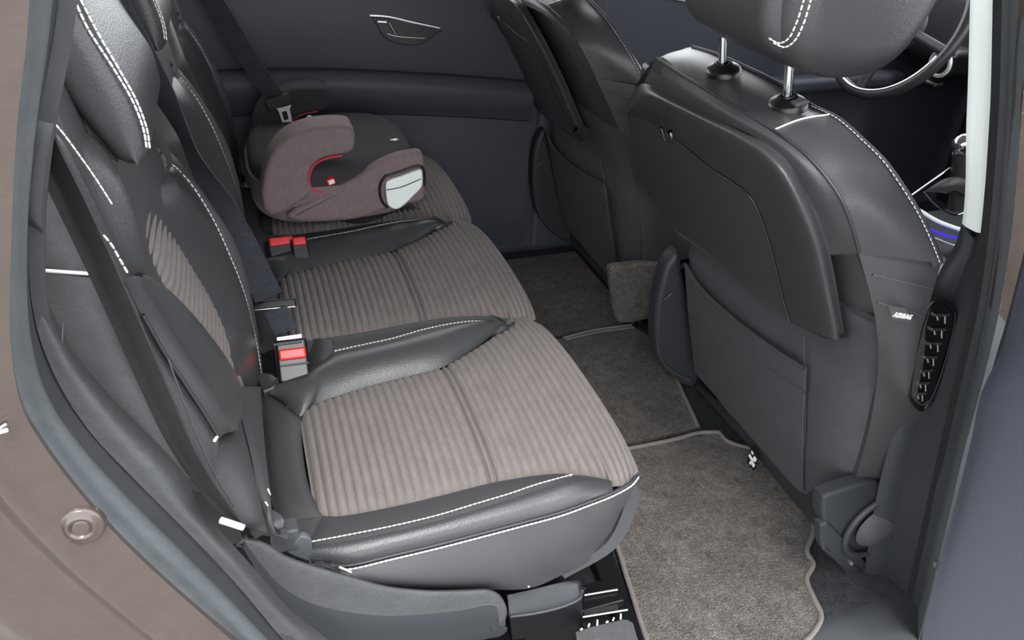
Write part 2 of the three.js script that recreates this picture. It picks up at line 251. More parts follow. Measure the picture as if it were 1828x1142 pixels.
// far side: rear door, pillar and front door
const fd = structGroup('door_1', 'dark blue-grey inner panel of the closed far rear door');
{
  mesh('door_panel', place(rbox(1.25, 0.94, 0.06, 0.02), [-0.22, 0.37, -0.775]), M.doorTrim, fd);
  // upper shoulder bulge and armrest ledge
  const Z = (y, z) => [[-0.8, y + 0.02, z], [-0.3, y + 0.015, z], [0.1, y - 0.02, z], [0.34, y - 0.05, z]];
  mesh('upper_panel', loft([Z(0.86, -0.745), Z(0.80, -0.715), Z(0.72, -0.705), Z(0.62, -0.712), Z(0.607, -0.722)], { n: 24, m: 20, hint: SIDE, t: 0 }), M.doorTrim, fd);
  mesh('armrest', loft([Z(0.605, -0.722), Z(0.595, -0.712), Z(0.57, -0.70), Z(0.53, -0.705), Z(0.49, -0.722)], { n: 24, m: 20, hint: SIDE, t: 0 }), M.doorTrim, fd);
  mesh('lower_panel', loft([Z(0.487, -0.724), Z(0.44, -0.722), Z(0.2, -0.71), Z(0.06, -0.74)], { n: 24, m: 20, hint: SIDE, t: 0 }), M.doorTrim, fd);
  // recessed handle with chrome frame
  const out = [[-.1163,0.7469,-.706],[-.1031,0.7275,-.706],[-.09,0.7023,-.706],[-.0644,0.6846,-.706],[-.0126,0.6742,-.706],[0.0254,0.6815,-.706],[0.0532,0.7006,-.706],[0.0671,0.7115,-.706],[0.0264,0.7267,-.706],[-.0327,0.738,-.706]];
  mesh('handle_bowl', prismZ(out, -0.706, 0.006, 0.002), M.blackPlastic, fd);
  each('chrome_trim', [tube([[-.1203,0.7513,-.698],[-.0776,0.7476,-.698],[-.0125,0.7322,-.698],[0.062,0.7148,-.698]], 0.0028, 24, 6), tube([[-.0782,0.7064,-.698],[-.058,0.7002,-.698],[-.0137,0.6946,-.698],[0.0207,0.692,-.698]], 0.0022, 16, 6)], M.chrome, fd, 'chrome edge of the door handle bowl');
  each('door_handle', [tube([[-.1023,0.7372,-.692],[-.0794,0.7352,-.692]], 0.003, 8, 6), tube([[-.0735,0.7364,-.692],[-.0655,0.7212,-.692],[-.0561,0.7043,-.692]], 0.0022, 8, 6)], M.chrome, fd, 'chrome door pull');
}
struct(mesh('wall_left', [place(rbox(0.2, 1.32, 0.08, 0.02), [0.47, 0.54, -0.77]), place(rbox(1.3, 0.05, 0.06, 0.02), [-0.2, 1.2, -0.72]), place(rbox(0.5, 0.4, 0.06, 0.02), [-1.05, 1.03, -0.74]), place(rbox(0.6, 0.86, 0.06, 0.02), [-1.1, 0.43, -0.74])], M.doorTrim), 'far side body shell with pillar');
const ffd = structGroup('door_2', 'grey-green inner panel of the far front door');
mesh('door_panel', place(rbox(1.75, 0.92, 0.06, 0.02), [1.4, 0.38, -0.78]), M.doorTrim, ffd);
mesh('armrest', place(rbox(1.1, 0.05, 0.07, 0.02), [1.15, 0.50, -0.72]), M.doorTrim, ffd);
{ const p = [[0.9276,0.7577,-.745]][0]; mesh('sill_strip', bar([[0.7613,0.7766,-.742]][0], [[0.9691,0.7384,-.742]][0], 0.009, 8), M.silver, ffd, 'pale window ledge'); }
// front bulkhead / dashboard underside and windscreen frame
struct(mesh('wall_front', [place(rbox(0.1, 0.95, 1.5, 0.03), [2.15, 0.45, 0]), place(rbox(0.45, 0.28, 1.46, 0.08), [1.85, 0.72, 0]), place(rbox(0.06, 0.06, 1.46, 0.02), [1.5, 1.22, 0])], M.plastic), 'dark dashboard and bulkhead');
const nfd = structGroup('door_4', 'dark inner panel of the closed near front door');
mesh('door_panel', place(rbox(1.5, 0.84, 0.06, 0.02), [1.4, 0.38, 0.79]), M.doorTrim, nfd);
// near B pillar
const bpl = structGroup('trim_4', 'dark plastic pillar trim between the front and rear doors');
{
  const e0 = [[0.2927,1.05,0.668],[0.359,0.902,0.668],[0.4286,0.7303,0.668],[0.4185,0.6713,0.668],[0.4198,0.6067,0.668],[0.4454,0.4583,0.668],[0.4652,0.3367,0.668],[0.484,0.2276,0.668],[0.5313,0.0351,0.668],[0.6061,-.2467,0.668],[0.6538,-.4324,0.668]];
  const e1 = [[0.302,1.0533,0.69],[0.374,0.8946,0.69],[0.4377,0.7399,0.69],[0.4728,0.6114,0.69],[0.4884,0.5295,0.69],[0.5297,0.3394,0.69],[0.5808,0.1202,0.69],[0.6647,-.2414,0.69],[0.7038,-.4225,0.69]];
  const e2 = [[0.2452,1.0625,0.745],[0.3158,0.9168,0.745],[0.3749,0.7746,0.745],[0.4167,0.6549,0.745],[0.4413,0.5582,0.745],[0.4816,0.4009,0.745],[0.5331,0.1965,0.745],[0.6215,-.1437,0.745],[0.6673,-.3171,0.745]];
  const e3 = [[0.248,1.0636,0.752],[0.3189,0.9188,0.752],[0.3814,0.7697,0.752],[0.4235,0.6494,0.752],[0.4515,0.5514,0.752],[0.489,0.4052,0.752],[0.5396,0.202,0.752],[0.6307,-.1378,0.752],[0.6742,-.3094,0.752]];
  const e4 = [[0.215,1.0714,0.8],[0.2638,0.9607,0.8],[0.3262,0.8212,0.8],[0.371,0.6967,0.8],[0.4009,0.5881,0.8],[0.4334,0.4519,0.8],[0.4857,0.2598,0.8],[0.5637,-.0394,0.8],[0.604,-.1982,0.8]];
  const cut = (c, y1, y0) => samp(c, 160).filter((v) => v.y <= y1 && v.y >= y0).map((v) => [v.x, v.y, v.z]);
  mesh('upper_trim', loft([cut(e0, 9, 0.745), cut(e1, 9, 0.735)], { n: 30, m: 8, hint: [-1, 0.2, 0.6], t: 0.025, bulge: 0.003, ends: 0 }), M.white, bpl, 'upper pillar trim coloured white for its bright daylight');  // light grey trim coloured white, direct daylight painted in
  mesh('lower_trim', loft([cut(e0, 0.749, -9), cut(e1, 0.739, -9)], { n: 40, m: 10, hint: [-1, 0.2, 0.6], t: 0.02, bulge: 0.008, ends: 0 }), M.plastic, bpl);
  mesh('door_seal', loft([e1, mid(e1, e2, [-0.006, 0, 0.006], 0.5, 20), e2], { n: 60, m: 12, hint: [-1, 0.2, 0.6], t: 0.012 }), M.rubberDark, bpl);
  mesh('seal_groove', loft([e2, e3], { n: 60, m: 5, hint: [-1, 0.2, 0.6], t: 0.01, bulge: -0.006, ends: 0 }), M.voidBlack, bpl);
  mesh('outer_seal', loft([e3, mid(e3, e4, [-0.008, 0, 0.004], 0.5, 20), e4], { n: 60, m: 12, hint: [-1, 0.2, 0.6], t: 0.012 }), M.rubber, bpl);
  mesh('pillar_post', loft([cut(e4, 9, 0.68), shift(cut(e4, 9, 0.68), 0.06, 0, 0.03)], { n: 40, m: 6, hint: [-1, 0.2, 0.6], t: 0.03 }), M.paint, bpl, 'brown painted pillar edge');
  mesh('pillar_core', loft([shift(samp(e0, 20), 0.03, 0, -0.01), shift(samp(e4, 20), 0.04, 0, 0)], { n: 40, m: 6, hint: [-1, 0.2, 0.6], t: 0.03 }), M.plastic, bpl);
  // belt vent
  const vo = [[0.3802,0.6535,0.704],[0.4002,0.6521,0.704],[0.4308,0.6308,0.704],[0.4422,0.6066,0.704],[0.4615,0.4824,0.704],[0.4539,0.4505,0.704],[0.4182,0.4793,0.704],[0.4063,0.505,0.704]];
  const q = vo.map(V), ctr = q.reduce((a, b) => a.add(b), new THREE.Vector3()).multiplyScalar(1 / q.length);
  mesh('air_vent', prismZ(vo, 0.690, 0.014, 0.003, false), M.blackPlastic, bpl, 'black slotted vent in the pillar trim');
  const rim = mesh('vent_rim', tube(vo, 0.0026, 90, 6, true), M.blackPlastic, bpl);
  const fa = [[0.3922,0.6331,0.706],[0.3984,0.6082,0.706],[0.4021,0.5839,0.706],[0.4082,0.5585,0.706],[0.4122,0.5329,0.706],[0.4155,0.5108,0.706],[0.4207,0.4888,0.706]], fb = [[0.4189,0.6286,0.706],[0.4244,0.6035,0.706],[0.4286,0.5789,0.706],[0.4317,0.5539,0.706],[0.4339,0.5304,0.706],[0.4385,0.5058,0.706],[0.4407,0.4864,0.706]];
  for (let i = 0; i < 7; i++) mesh('vent_fin', [bar(fa[i], fb[i], 0.0022, 6), bar([fb[i][0] - 0.006, fb[i][1] + 0.001, 0.706], [fb[i][0] - 0.002, fb[i][1] - 0.012, 0.708], 0.0018, 6), bar([fa[i][0] + 0.004, fa[i][1] + 0.001, 0.706], [fa[i][0] + 0.008, fa[i][1] - 0.008, 0.708], 0.0018, 6)], M.steel, bpl);
}
// open near rear door, seen edge-on at the right
const nd = structGroup('door_3', 'dark inner panel of the open rear door');
{
  const a = [[0.2739,0.8434,0.86],[0.2883,0.7759,0.86],[0.3089,0.6998,0.86],[0.3099,0.6359,0.86],[0.3322,0.5609,0.86],[0.3717,0.4099,0.86],[0.41,0.2546,0.86],[0.4547,0.0948,0.86],[0.508,-.0721,0.86]];
  const b = [[0.2,0.9398,1],[0.2354,0.876,1],[0.2688,0.8028,1],[0.3056,0.731,1],[0.3484,0.6474,1],[0.4066,0.5372,1],[0.4779,0.4025,1],[0.5577,0.2486,1],[0.6556,0.0778,1]];
  mesh('door_panel', loft([a, mid(a, b, [-0.012, 0.01, 0], 0.15, 20), mid(a, b, [-0.014, 0.01, 0], 0.4, 20), b], { n: 50, m: 24, hint: [-1, 0.2, 0.4], t: 0.04 }), M.doorTrim, nd);
  mesh('door_edge', loft([[[0.3104,0.8266,0.835],[0.3365,0.7243,0.835],[0.3553,0.641,0.835],[0.3886,0.5054,0.835],[0.4429,0.2886,0.835],[0.5262,0.0272,0.835]], [[0.2825,0.8398,0.855],[0.3124,0.7407,0.855],[0.3272,0.6693,0.855],[0.3489,0.5615,0.855],[0.4056,0.3482,0.855],[0.4981,0.0683,0.855]]], { n: 40, m: 6, hint: [-1, 0.2, 0.4], t: 0.015, bulge: 0.004, ends: 0 }), M.plastic, nd);
  const p = [[0.4129,0.2819,0.85]][0]; mesh('screw', frame(new THREE.LatheGeometry([[0, 0.001], [0.002, 0.001], [0.003, 0.003], [0.005, 0.003], [0.0065, 0]].map((q) => new THREE.Vector2(...q)), 20), p, [0, 0, 1], [-0.9, 0.2, 0.4]), M.plasticGrey, nd, 'small grey screw cap');
}
// sill at the bottom of the rear door opening
struct(mesh('trim_5', [loft([[[-0.5, 0.12, 0.80], [0.2, -0.02, 0.80], [0.8, -0.05, 0.80]], [[-0.5, 0.10, 0.74], [0.2, 0.0, 0.72], [0.8, 0.0, 0.72]]], { n: 20, m: 8, hint: UP, t: 0.06, bulge: 0.008, ends: 0 })], M.plastic), 'dark door sill trim');

// ---------- rear seats ----------
const RIB = 0.0132;
const ribH = (s, a) => a * (Math.abs(Math.sin(Math.PI * s)) ** 0.42 - 0.6);
const eNear = [[-.4328,0.358,0.5678],[-.4148,0.3591,0.5764],[-.3386,0.3637,0.5856],[-.267,0.368,0.5883],[-.1942,0.3723,0.5895],[-.1351,0.3759,0.5968],[-.0838,0.379,0.6106],[-.0512,0.3809,0.6271],[-.0306,0.3822,0.6439]];
const eFar = [[-.4386,0.3577,0.3508],[-.4309,0.3581,0.3363],[-.4166,0.359,0.3283],[-.3406,0.3636,0.3117],[-.263,0.3682,0.3065],[-.1915,0.3725,0.3011],[-.1337,0.376,0.2735],[-.0818,0.3791,0.2429],[-.051,0.3809,0.2155],[-.0391,0.3816,0.1999]];
const eFront = [[-.0295,0.3842,0.178],[0.0072,0.3864,0.1937],[0.0209,0.3872,0.2212],[0.0271,0.3876,0.2746],[0.0255,0.3875,0.4081],[0.0219,0.3873,0.5276],[0.0188,0.3871,0.6122],[0.0131,0.3868,0.6382],[0.006,0.3864,0.6451],[-.0316,0.3841,0.6456]];
const lineAt = (pts, key, val, out) => { const p = pts.map(V); for (let i = 0; i < p.length - 1; i++) { const a = p[i][key], b = p[i + 1][key]; if ((val - a) * (val - b) <= 0 && a !== b) return p[i][out] + (p[i + 1][out] - p[i][out]) * (val - a) / (b - a); } return Math.abs(val - p[0][key]) < Math.abs(val - p[p.length - 1][key]) ? p[0][out] : p[p.length - 1][out]; };
const eNearS = samp(eNear, 60), eFarS = samp(eFar, 60), Xr = -0.438;
const frontX = (z) => { const k = (z - 0.43) / 0.235; return 0.026 - 0.022 * Math.abs(k) ** 3.2; };
function cushionInsert() {                                   // ribbed cloth centre of the seat cushion, ribs run across the car
  const n = 420, m = 34, G = [];
  for (let i = 0; i < n; i++) { const row = []; for (let j = 0; j < m; j++) {
    const v = j / (m - 1), xN = Xr + (0.024 - Xr) * i / (n - 1);
    let zf = xN < -0.035 ? lineAt(eFarS, 'x', xN, 'z') : 0.2 - 0.004 * Math.min(1, (xN + 0.035) / 0.04), zn = xN < -0.034 ? lineAt(eNearS, 'x', xN, 'z') : 0.652 + 0.004 * Math.sin(Math.min(1, (xN + 0.034) / 0.05) * 3);
    const z = zf + (zn - zf) * v, w = Math.max(0, (xN + 0.06) / 0.084), x = xN + (frontX(z) - 0.024) * w * w;
    const edge = 1 - Math.abs(2 * v - 1) ** 6, rearE = Math.min(1, (xN - Xr) / 0.02), crown = 0.012 * (1 - (2 * v - 1) ** 2);
    let y = 0.39 + 0.06 * x - 0.008 + 0.012 * Math.sqrt(Math.max(0, edge)) * Math.sqrt(Math.max(0, rearE)) + crown;
    y -= 0.016 * Math.max(0, (xN + 0.03) / 0.054) ** 2;                     // waterfall at the front
    let d = ribH((xN - Xr) / RIB, 0.0066) * Math.min(1, edge * 3);
    const cr = Math.abs(xN + 0.197), cr2 = Math.abs(xN + 0.1865);
    if (xN > -0.203 && xN < -0.181) d = 0.001; d -= 0.0075 * Math.exp(-((cr / 0.0024) ** 2)) + 0.0075 * Math.exp(-((cr2 / 0.0024) ** 2));
    row.push(new THREE.Vector3(x, y + d, z)); } G.push(row); }
  return solid(G, UP, 0.02);
}
const stOut = [[-.4519,0.3789,0.6294],[-.4065,0.3816,0.6341],[-.3484,0.3851,0.6392],[-.2883,0.3887,0.6416],[-.2331,0.392,0.6396],[-.1843,0.395,0.6379],[-.1419,0.3975,0.6344],[-.0895,0.4007,0.6341]];
const pipeOut = [[-.4525,0.3588,0.6419],[-.4329,0.36,0.6563],[-.4128,0.3612,0.6653],[-.3554,0.3647,0.6691],[-.2963,0.3682,0.6721],[-.2429,0.3714,0.6736],[-.1801,0.3752,0.6749],[-.1233,0.3786,0.6756],[-.0799,0.3812,0.6719],[-.039,0.3837,0.6668],[-.0055,0.3857,0.6573],[0.0098,0.3866,0.6465]];
const sideLow = [...[[-.439,0.3719,0.668],[-.4108,0.3461,0.668],[-.3652,0.3106,0.668],[-.2965,0.2746,0.668],[-.2224,0.2433,0.668],[-.1565,0.2202,0.668]], ...[[-.1012,0.2116,0.655],[-.0562,0.2276,0.655]], ...[[-.0077,0.2164,0.625],[0.0114,0.258,0.625]], ...[[0.052,0.2404,0.58]], ...[[0.0433,0.3136,0.6]]];
const stIn = [...[[-.4908,0.3786,0.2915],[-.456,0.3807,0.2795],[-.4206,0.3828,0.2637],[-.3874,0.3848,0.2444],[-.3675,0.386,0.2243],[-.3243,0.3886,0.2226],[-.2642,0.3922,0.2213],[-.2009,0.396,0.2131],[-.1431,0.3994,0.2134]], ...[[-.1012,0.398,0.2167]], ...[[-.0705,0.3918,0.2232]], ...[[-.0455,0.3833,0.2088]]];
const bolFar = [[-.4922,0.3585,0.2695],[-.4673,0.36,0.2999],[-.4384,0.3617,0.3529],[-.4167,0.363,0.3332],[-.3411,0.3675,0.3168],[-.264,0.3722,0.3115],[-.1928,0.3764,0.3062],[-.1353,0.3799,0.2788],[-.0935,0.3824,0.2522],[-.0643,0.3841,0.2286],[-.0465,0.3852,0.2116]];
const RY = (pts, dy) => shift(pts, 0, dy, 0);
function makeCushion(t, kind) {
  mesh('cushion_insert', cushionInsert(), M.fabric, t, 'taupe ribbed cloth');
  const near = kind === 'near';
  // rear black panel
  mesh('cushion_rear_panel', loft([[[-.499,0.348,0.2381],[-.5015,0.3479,0.342],[-.5013,0.3479,0.4704],[-.4919,0.3485,0.5556]], [[-.4394,0.3596,0.3516],[-.4444,0.3593,0.4257],[-.4437,0.3594,0.5109],[-.4322,0.3601,0.571]]], { n: 20, m: 12, hint: UP, t: 0.02, bulge: 0.008, ends: 0.1 }), M.leatherMatte, t);
  // inner bolster
  mesh('cushion_bolster', loft([bolFar, mid(bolFar, stIn, [0, 0.012, 0], 0.5, 16), stIn], { n: 60, m: 20, hint: UP, t: 0.03, bulge: 0.007, pow: 3, ends: 0.1 }), M.leather, t);
  mesh('bolster_flank', loft([stIn.slice(0, -1), RY(shift(stIn.slice(0, -1), 0, 0, -0.012), -0.012), RY(shift(stIn.slice(0, -1), 0.0, 0, -0.018), -0.05)], { n: 40, m: 8, hint: [0, 0.5, -1], t: 0.004 }), M.leatherMatte, t);
  stuff(mesh('stitching', [stitch(RY(stIn.slice(4, -1), 0.0015), 0.0046, 0.0022, 0.0011)], M.thread, t, 'white thread'));
  if (near) {
    mesh('cushion_outer_panel', loft([eNear.slice(0, 7), stOut], { n: 40, m: 10, hint: UP, t: 0.02, bulge: 0.003, ends: 0.05 }), M.leatherMatte, t);
    mesh('cushion_outer_panel', loft([[[-.4901,0.3566,0.5638],[-.4775,0.3573,0.5642],[-.459,0.3585,0.5666],[-.4322,0.3601,0.571]], [[-.4718,0.3617,0.5883],[-.4654,0.3621,0.5975],[-.459,0.3625,0.6067],[-.452,0.3629,0.6161]]], { n: 10, m: 8, hint: UP, t: 0.02, bulge: 0.002 }), M.leatherMatte, t);
    const tip = [...stOut, ...[[-.0546,0.3867,0.6333],[-.0337,0.388,0.649]]];
    mesh('cushion_outer_bolster', loft([tip, pipeOut.slice(0, 10)], { n: 60, m: 18, hint: [0, 1, 0.5], t: 0.02, bulge: 0.013, pow: 2.6, ends: [0, 0.12] }), M.leather, t);
    stuff(mesh('stitching', [stitch(RY(stOut, 0.0015), 0.005, 0.0014, 0.0011), stitch(shift(pipeOut, 0, -0.003, 0.003), 0.0052, 0.0014, 0.0013)], M.thread, t, 'white thread'));
    mesh('piping', tube(shift(pipeOut, 0, 0.002, 0.001), 0.0022, 80, 6), M.piping, t);
    const sm = mid(pipeOut, sideLow, [0, 0, 0.016], 0.45, 16);
    mesh('cushion_side_panel', loft([shift(pipeOut, 0, -0.003, 0.001), sm, sideLow], { n: 60, m: 20, hint: SIDE, t: 0.006, bulge: 0.004, ends: 0 }), M.leatherSide, t, 'smooth dark leather side');
    mesh('lower_piping', [tube([[-.4229,0.3707,0.672],[-.4005,0.3471,0.672],[-.3581,0.3175,0.672],[-.2973,0.2896,0.672],[-.2325,0.2671,0.672],[-.1859,0.2568,0.672],[-.1672,0.2446,0.672],[-.1594,0.2302,0.672]], 0.0016, 60, 6)], M.silver, t, 'pale lower seam piping');
  } else {
    const flank = shift([[-.3606,0.3744,0.1952],[-.3207,0.3768,0.1954],[-.2596,0.3804,0.1956],[-.1953,0.3843,0.1889],[-.1305,0.3882,0.1873],[-.0807,0.3912,0.2037],[-.0553,0.3927,0.2269],[-.0409,0.3936,0.2104]], 0, 0, 0);
    const o = eNear.map((p) => V(p));
    mesh('cushion_outer_panel', loft([eNear, shift(eNear, 0, -0.006, 0.02), shift(eNear, 0, -0.014, 0.035)], { n: 40, m: 10, hint: UP, t: 0.02, bulge: 0.003 }), M.leatherMatte, t);
  }
  // front and underside
  const fr = samp(Array.from({ length: 24 }, (_, i) => { const z = 0.2 + (0.655 - 0.2) * i / 23; return [frontX(z), 0.372, z]; }), 24);
  mesh('cushion_front_panel', loft([fr, shift(fr, 0.006, -0.05, 0), shift(fr, -0.02, -0.13, 0), shift(fr, -0.10, -0.17, 0)], { n: 30, m: 16, hint: [1, 0, 0], t: 0.02 }), M.leatherSide, t);
  mesh('cushion_pan', place(rbox(0.44, 0.06, 0.42, 0.02), [-0.24, 0.285, 0.43]), M.blackPlastic, t);
}
// backrest curves, traced on the backrest surface
const rO = [[-.6017,0.8678,0.4581],[-.5945,0.835,0.491],[-.5857,0.7952,0.5092],[-.5763,0.7522,0.5239],[-.5676,0.7129,0.5116],[-.5549,0.655,0.4928],[-.5394,0.5845,0.4602],[-.5244,0.5164,0.4531]];
const rI = [[-.5857,0.795,0.2318],[-.5807,0.7723,0.2982],[-.5785,0.7622,0.358],[-.5722,0.7338,0.3644],[-.5635,0.6941,0.3554],[-.5523,0.6431,0.3413],[-.54,0.5875,0.3292],[-.5297,0.5406,0.341],[-.5251,0.5197,0.3909],[-.524,0.5145,0.4532]];
const bI1 = [...[[-.5772,0.7843,0.3062]], ...[[-.5744,0.7635,0.25],[-.5626,0.7584,0.25]], ...[[-.5513,0.7367,0.235],[-.5404,0.7154,0.235],[-.5291,0.6846,0.235],[-.5193,0.6511,0.235],[-.5103,0.6087,0.235],[-.5024,0.5646,0.235],[-.4966,0.5198,0.235],[-.4942,0.4768,0.235],[-.4925,0.4266,0.235],[-.4931,0.3828,0.235],[-.4937,0.3445,0.235]]];
const bI0 = [[-.5796,0.7766,0.2895],[-.5786,0.7722,0.3272],[-.5773,0.766,0.3672],[-.5711,0.7378,0.3735],[-.5624,0.6986,0.3646],[-.5513,0.648,0.3506],[-.5392,0.5929,0.3386],[-.529,0.5465,0.3504],[-.5244,0.5257,0.3998],[-.5239,0.5236,0.475]];
const bIe = [...[[-.5798,0.7774,0.2543]], ...[[-.5663,0.7736,0.225],[-.5491,0.7493,0.225],[-.5317,0.7138,0.225],[-.5149,0.6723,0.225],[-.5001,0.6309,0.225],[-.492,0.5875,0.225],[-.4876,0.5436,0.225],[-.4858,0.4961,0.225],[-.4863,0.4413,0.225],[-.4878,0.384,0.225],[-.4908,0.3339,0.225]]];
function backInsert() {
  const A = samp(rO, 80), Bc = samp(rI, 80), n = 330, m = 22, G = [];
  const y0 = Math.min(A[79].y, Bc[79].y), y1 = Math.max(A[0].y, Bc[0].y), at = (S, y, k) => { for (let i = 0; i < 79; i++) if ((S[i].y - y) * (S[i + 1].y - y) <= 0) { const t = (y - S[i].y) / ((S[i + 1].y - S[i].y) || 1); return S[i][k] + (S[i + 1][k] - S[i][k]) * t; } return y > S[0].y ? S[0][k] : S[79][k]; };
  for (let i = 0; i < n; i++) { const y = y1 + (y0 - y1) * i / (n - 1), za = at(A, y, 'z'), zb = at(Bc, y, 'z'), row = [];
    for (let j = 0; j < m; j++) { const v = j / (m - 1), e = 1 - Math.abs(2 * v - 1) ** 4, d = ribH((y1 - y) / RIB, 0.006) * Math.min(1, e * 3) + 0.008 * Math.sqrt(Math.max(0, e)) - 0.004;
      row.push(new THREE.Vector3(-0.49 - 0.22 * (y - 0.36) + d * 0.976, y + d * 0.21, za + (zb - za) * v)); } G.push(row); }
  return solid(G, FWD, 0.02);
}
function makeBack(t, kind) {
  const near = kind === 'near';
  mesh('backrest_insert', backInsert(), M.fabric, t, 'taupe ribbed cloth');
  mesh('backrest_bolster', loft([bI0, mid(bI0, bI1, [0.012, 0, 0], 0.5, 16), bI1], { n: 60, m: 18, hint: FWD, t: 0.02, bulge: 0.006, ends: 0.1 }), M.leather, t);
  stuff(mesh('stitching', stitch(shift(bI1.slice(1), 0.002, 0.0005, 0), 0.0055, 0.003, 0.001), M.thread, t, 'white thread'));
  mesh('backrest_flank', loft([bI1, mid(bI1, bIe, [0.002, 0, 0], 0.5, 16), bIe], { n: 40, m: 10, hint: [1, 0, -0.5], t: 0.01 }), M.leatherMatte, t);
  mesh('backrest_core', loft([[[-0.60, 1.02, 0.245], [-0.555, 0.74, 0.235], [-0.515, 0.36, 0.235]], [[-0.615, 1.03, 0.44], [-0.57, 0.74, 0.44], [-0.53, 0.36, 0.44]], [[-0.60, 1.0, 0.64], [-0.57, 0.74, 0.64], [-0.53, 0.42, 0.64]]], { n: 30, m: 16, hint: FWD, t: 0.09 }), M.leatherMatte, t);
  // top of the backrest above the ribbed cloth
  mesh('backrest_top', loft([[[-0.608, 0.99, 0.25], [-0.602, 0.93, 0.25], [-0.594, 0.87, 0.265]], [[-0.612, 1.0, 0.44], [-0.605, 0.94, 0.44], [-0.597, 0.88, 0.42]], [[-0.615, 0.99, 0.62], [-0.607, 0.94, 0.60], [-0.598, 0.88, 0.52]]], { n: 20, m: 16, hint: FWD, t: 0.02 }), M.leatherMatte, t);
  if (near) {
    const oA = [[-.6007,0.891,0.4823],[-.5914,0.849,0.5376],[-.5844,0.817,0.5627],[-.5781,0.7884,0.5659],[-.5722,0.7615,0.5659]], oB = [[-.598,0.9351,0.63],[-.5929,0.8873,0.63],[-.5864,0.849,0.63],[-.5805,0.8198,0.63],[-.5747,0.794,0.63]], oC = [[-.5982,0.9625,0.685],[-.596,0.9151,0.685],[-.5897,0.8753,0.685],[-.5808,0.8418,0.685],[-.5709,0.8195,0.685]];
    mesh('backrest_outer_bolster', loft([oA, mid(oA, oB, [0.024, 0, 0.004], 0.5, 14), oB, mid(oB, oC, [0.012, 0, 0.008], 0.5, 14), oC], { n: 40, m: 16, hint: [1, 0.2, 0.6], t: 0.02 }), M.leather, t);
    stuff(mesh('stitching', [stitch([[-.5775,0.8671,0.69],[-.5734,0.8572,0.69],[-.5704,0.8441,0.69],[-.5669,0.8283,0.69]], 0.006, 0.0008, 0.0011), stitch([[-.5984,0.9584,0.66],[-.5916,0.9448,0.66],[-.5844,0.9256,0.66],[-.5771,0.9041,0.66],[-.57,0.8796,0.66]], 0.0055, 0.0008, 0.0008)], M.thread, t, 'white thread'));  // second row paints the pale highlight along the bolster edge
    const lA = [[-.5712,0.7571,0.5606],[-.5618,0.7143,0.5382],[-.5476,0.6497,0.5089],[-.533,0.5835,0.4795],[-.5189,0.5191,0.4707],[-.5159,0.5057,0.5256]], lB = [[-.5719,0.7964,0.635],[-.5614,0.7522,0.635],[-.5497,0.7065,0.635],[-.5357,0.6642,0.635],[-.5219,0.619,0.635],[-.5177,0.5939,0.635]], lC = [[-.5725,0.8242,0.685],[-.5661,0.7828,0.685],[-.5571,0.739,0.685],[-.5454,0.6967,0.685],[-.5343,0.6574,0.685],[-.5252,0.6252,0.685]];
    mesh('backrest_lower_bolster', loft([lA, mid(lA, lB, [0.026, 0, 0.004], 0.5, 14), shift(lB, 0.008, 0, 0.004), mid(lB, lC, [0.014, 0, 0.01], 0.5, 14), lC], { n: 50, m: 16, hint: [1, 0.2, 0.6], t: 0.02 }), M.leather, t);
    mesh('seam_cord', tube([[-.5643,0.7856,0.69],[-.5551,0.7433,0.69],[-.5434,0.7015,0.69],[-.5329,0.6626,0.69],[-.5254,0.6311,0.69]], 0.0022, 50, 6), M.piping, t);
    stuff(mesh('stitching', stitch([[-.5641,0.7573,0.682],[-.5556,0.7223,0.682],[-.5433,0.68,0.682],[-.5306,0.6316,0.682]], 0.004, 0.003, 0.0012), M.piping, t, 'black thread'));
    // side flap under the seam
    mesh('backrest_side', loft([[[-.5727,0.822,0.683],[-.5667,0.7804,0.683],[-.5577,0.7364,0.683],[-.5459,0.6939,0.683],[-.5348,0.6544,0.683],[-.5267,0.6223,0.683]], [[-.5847,0.819,0.7],[-.581,0.7601,0.7],[-.5733,0.7075,0.7],[-.563,0.6601,0.7],[-.5507,0.6084,0.7],[-.5417,0.5658,0.7]]], { n: 30, m: 8, hint: [0.5, 0, 1], t: 0.01, bulge: 0.004 }), M.leatherMatte, t);
    // lower corner panels
    mesh('backrest_lower_panel', loft([[[-.5202,0.5531,0.5026],[-.5134,0.5221,0.5235],[-.5083,0.4992,0.5641],[-.5033,0.4765,0.6219],[-.4978,0.4511,0.6638]], [[-.4896,0.4512,0.3769],[-.4926,0.465,0.484],[-.4931,0.4673,0.5651],[-.4921,0.4624,0.6304],[-.4904,0.4547,0.6737]]], { n: 24, m: 10, hint: FWD, t: 0.02, bulge: 0.006 }), M.leatherMatte, t);
    const cnL = [[-.5464,0.6274,0.69],[-.5459,0.5898,0.69],[-.5418,0.5474,0.69],[-.533,0.5053,0.69]], cnR = [[-.5138,0.5333,0.5427],[-.5078,0.5061,0.5875],[-.503,0.4843,0.6345],[-.4982,0.4625,0.674]];
    mesh('backrest_lower_panel', loft([cnL, mid(cnL, cnR, [0.02, 0, 0.012], 0.4, 12), cnR], { n: 24, m: 14, hint: [1, 0.2, 0.6], t: 0.02, bulge: 0.003 }), M.leatherMatte, t);
    mesh('pull_tab', bar([[-.5168,0.7143,0.7932]][0], [[-.5156,0.7093,0.7832]][0], 0.0014, 6), M.silver, t, 'bright cord end');
    each('hem_stitch', [bar([[-.4927,0.4748,0.6157]][0], [[-.4913,0.4684,0.6212]][0], 0.0013, 5), bar([[-.4958,0.4887,0.6513]][0], [[-.4942,0.4813,0.65]][0], 0.0012, 5)], M.thread, t, 'white thread');
  } else {
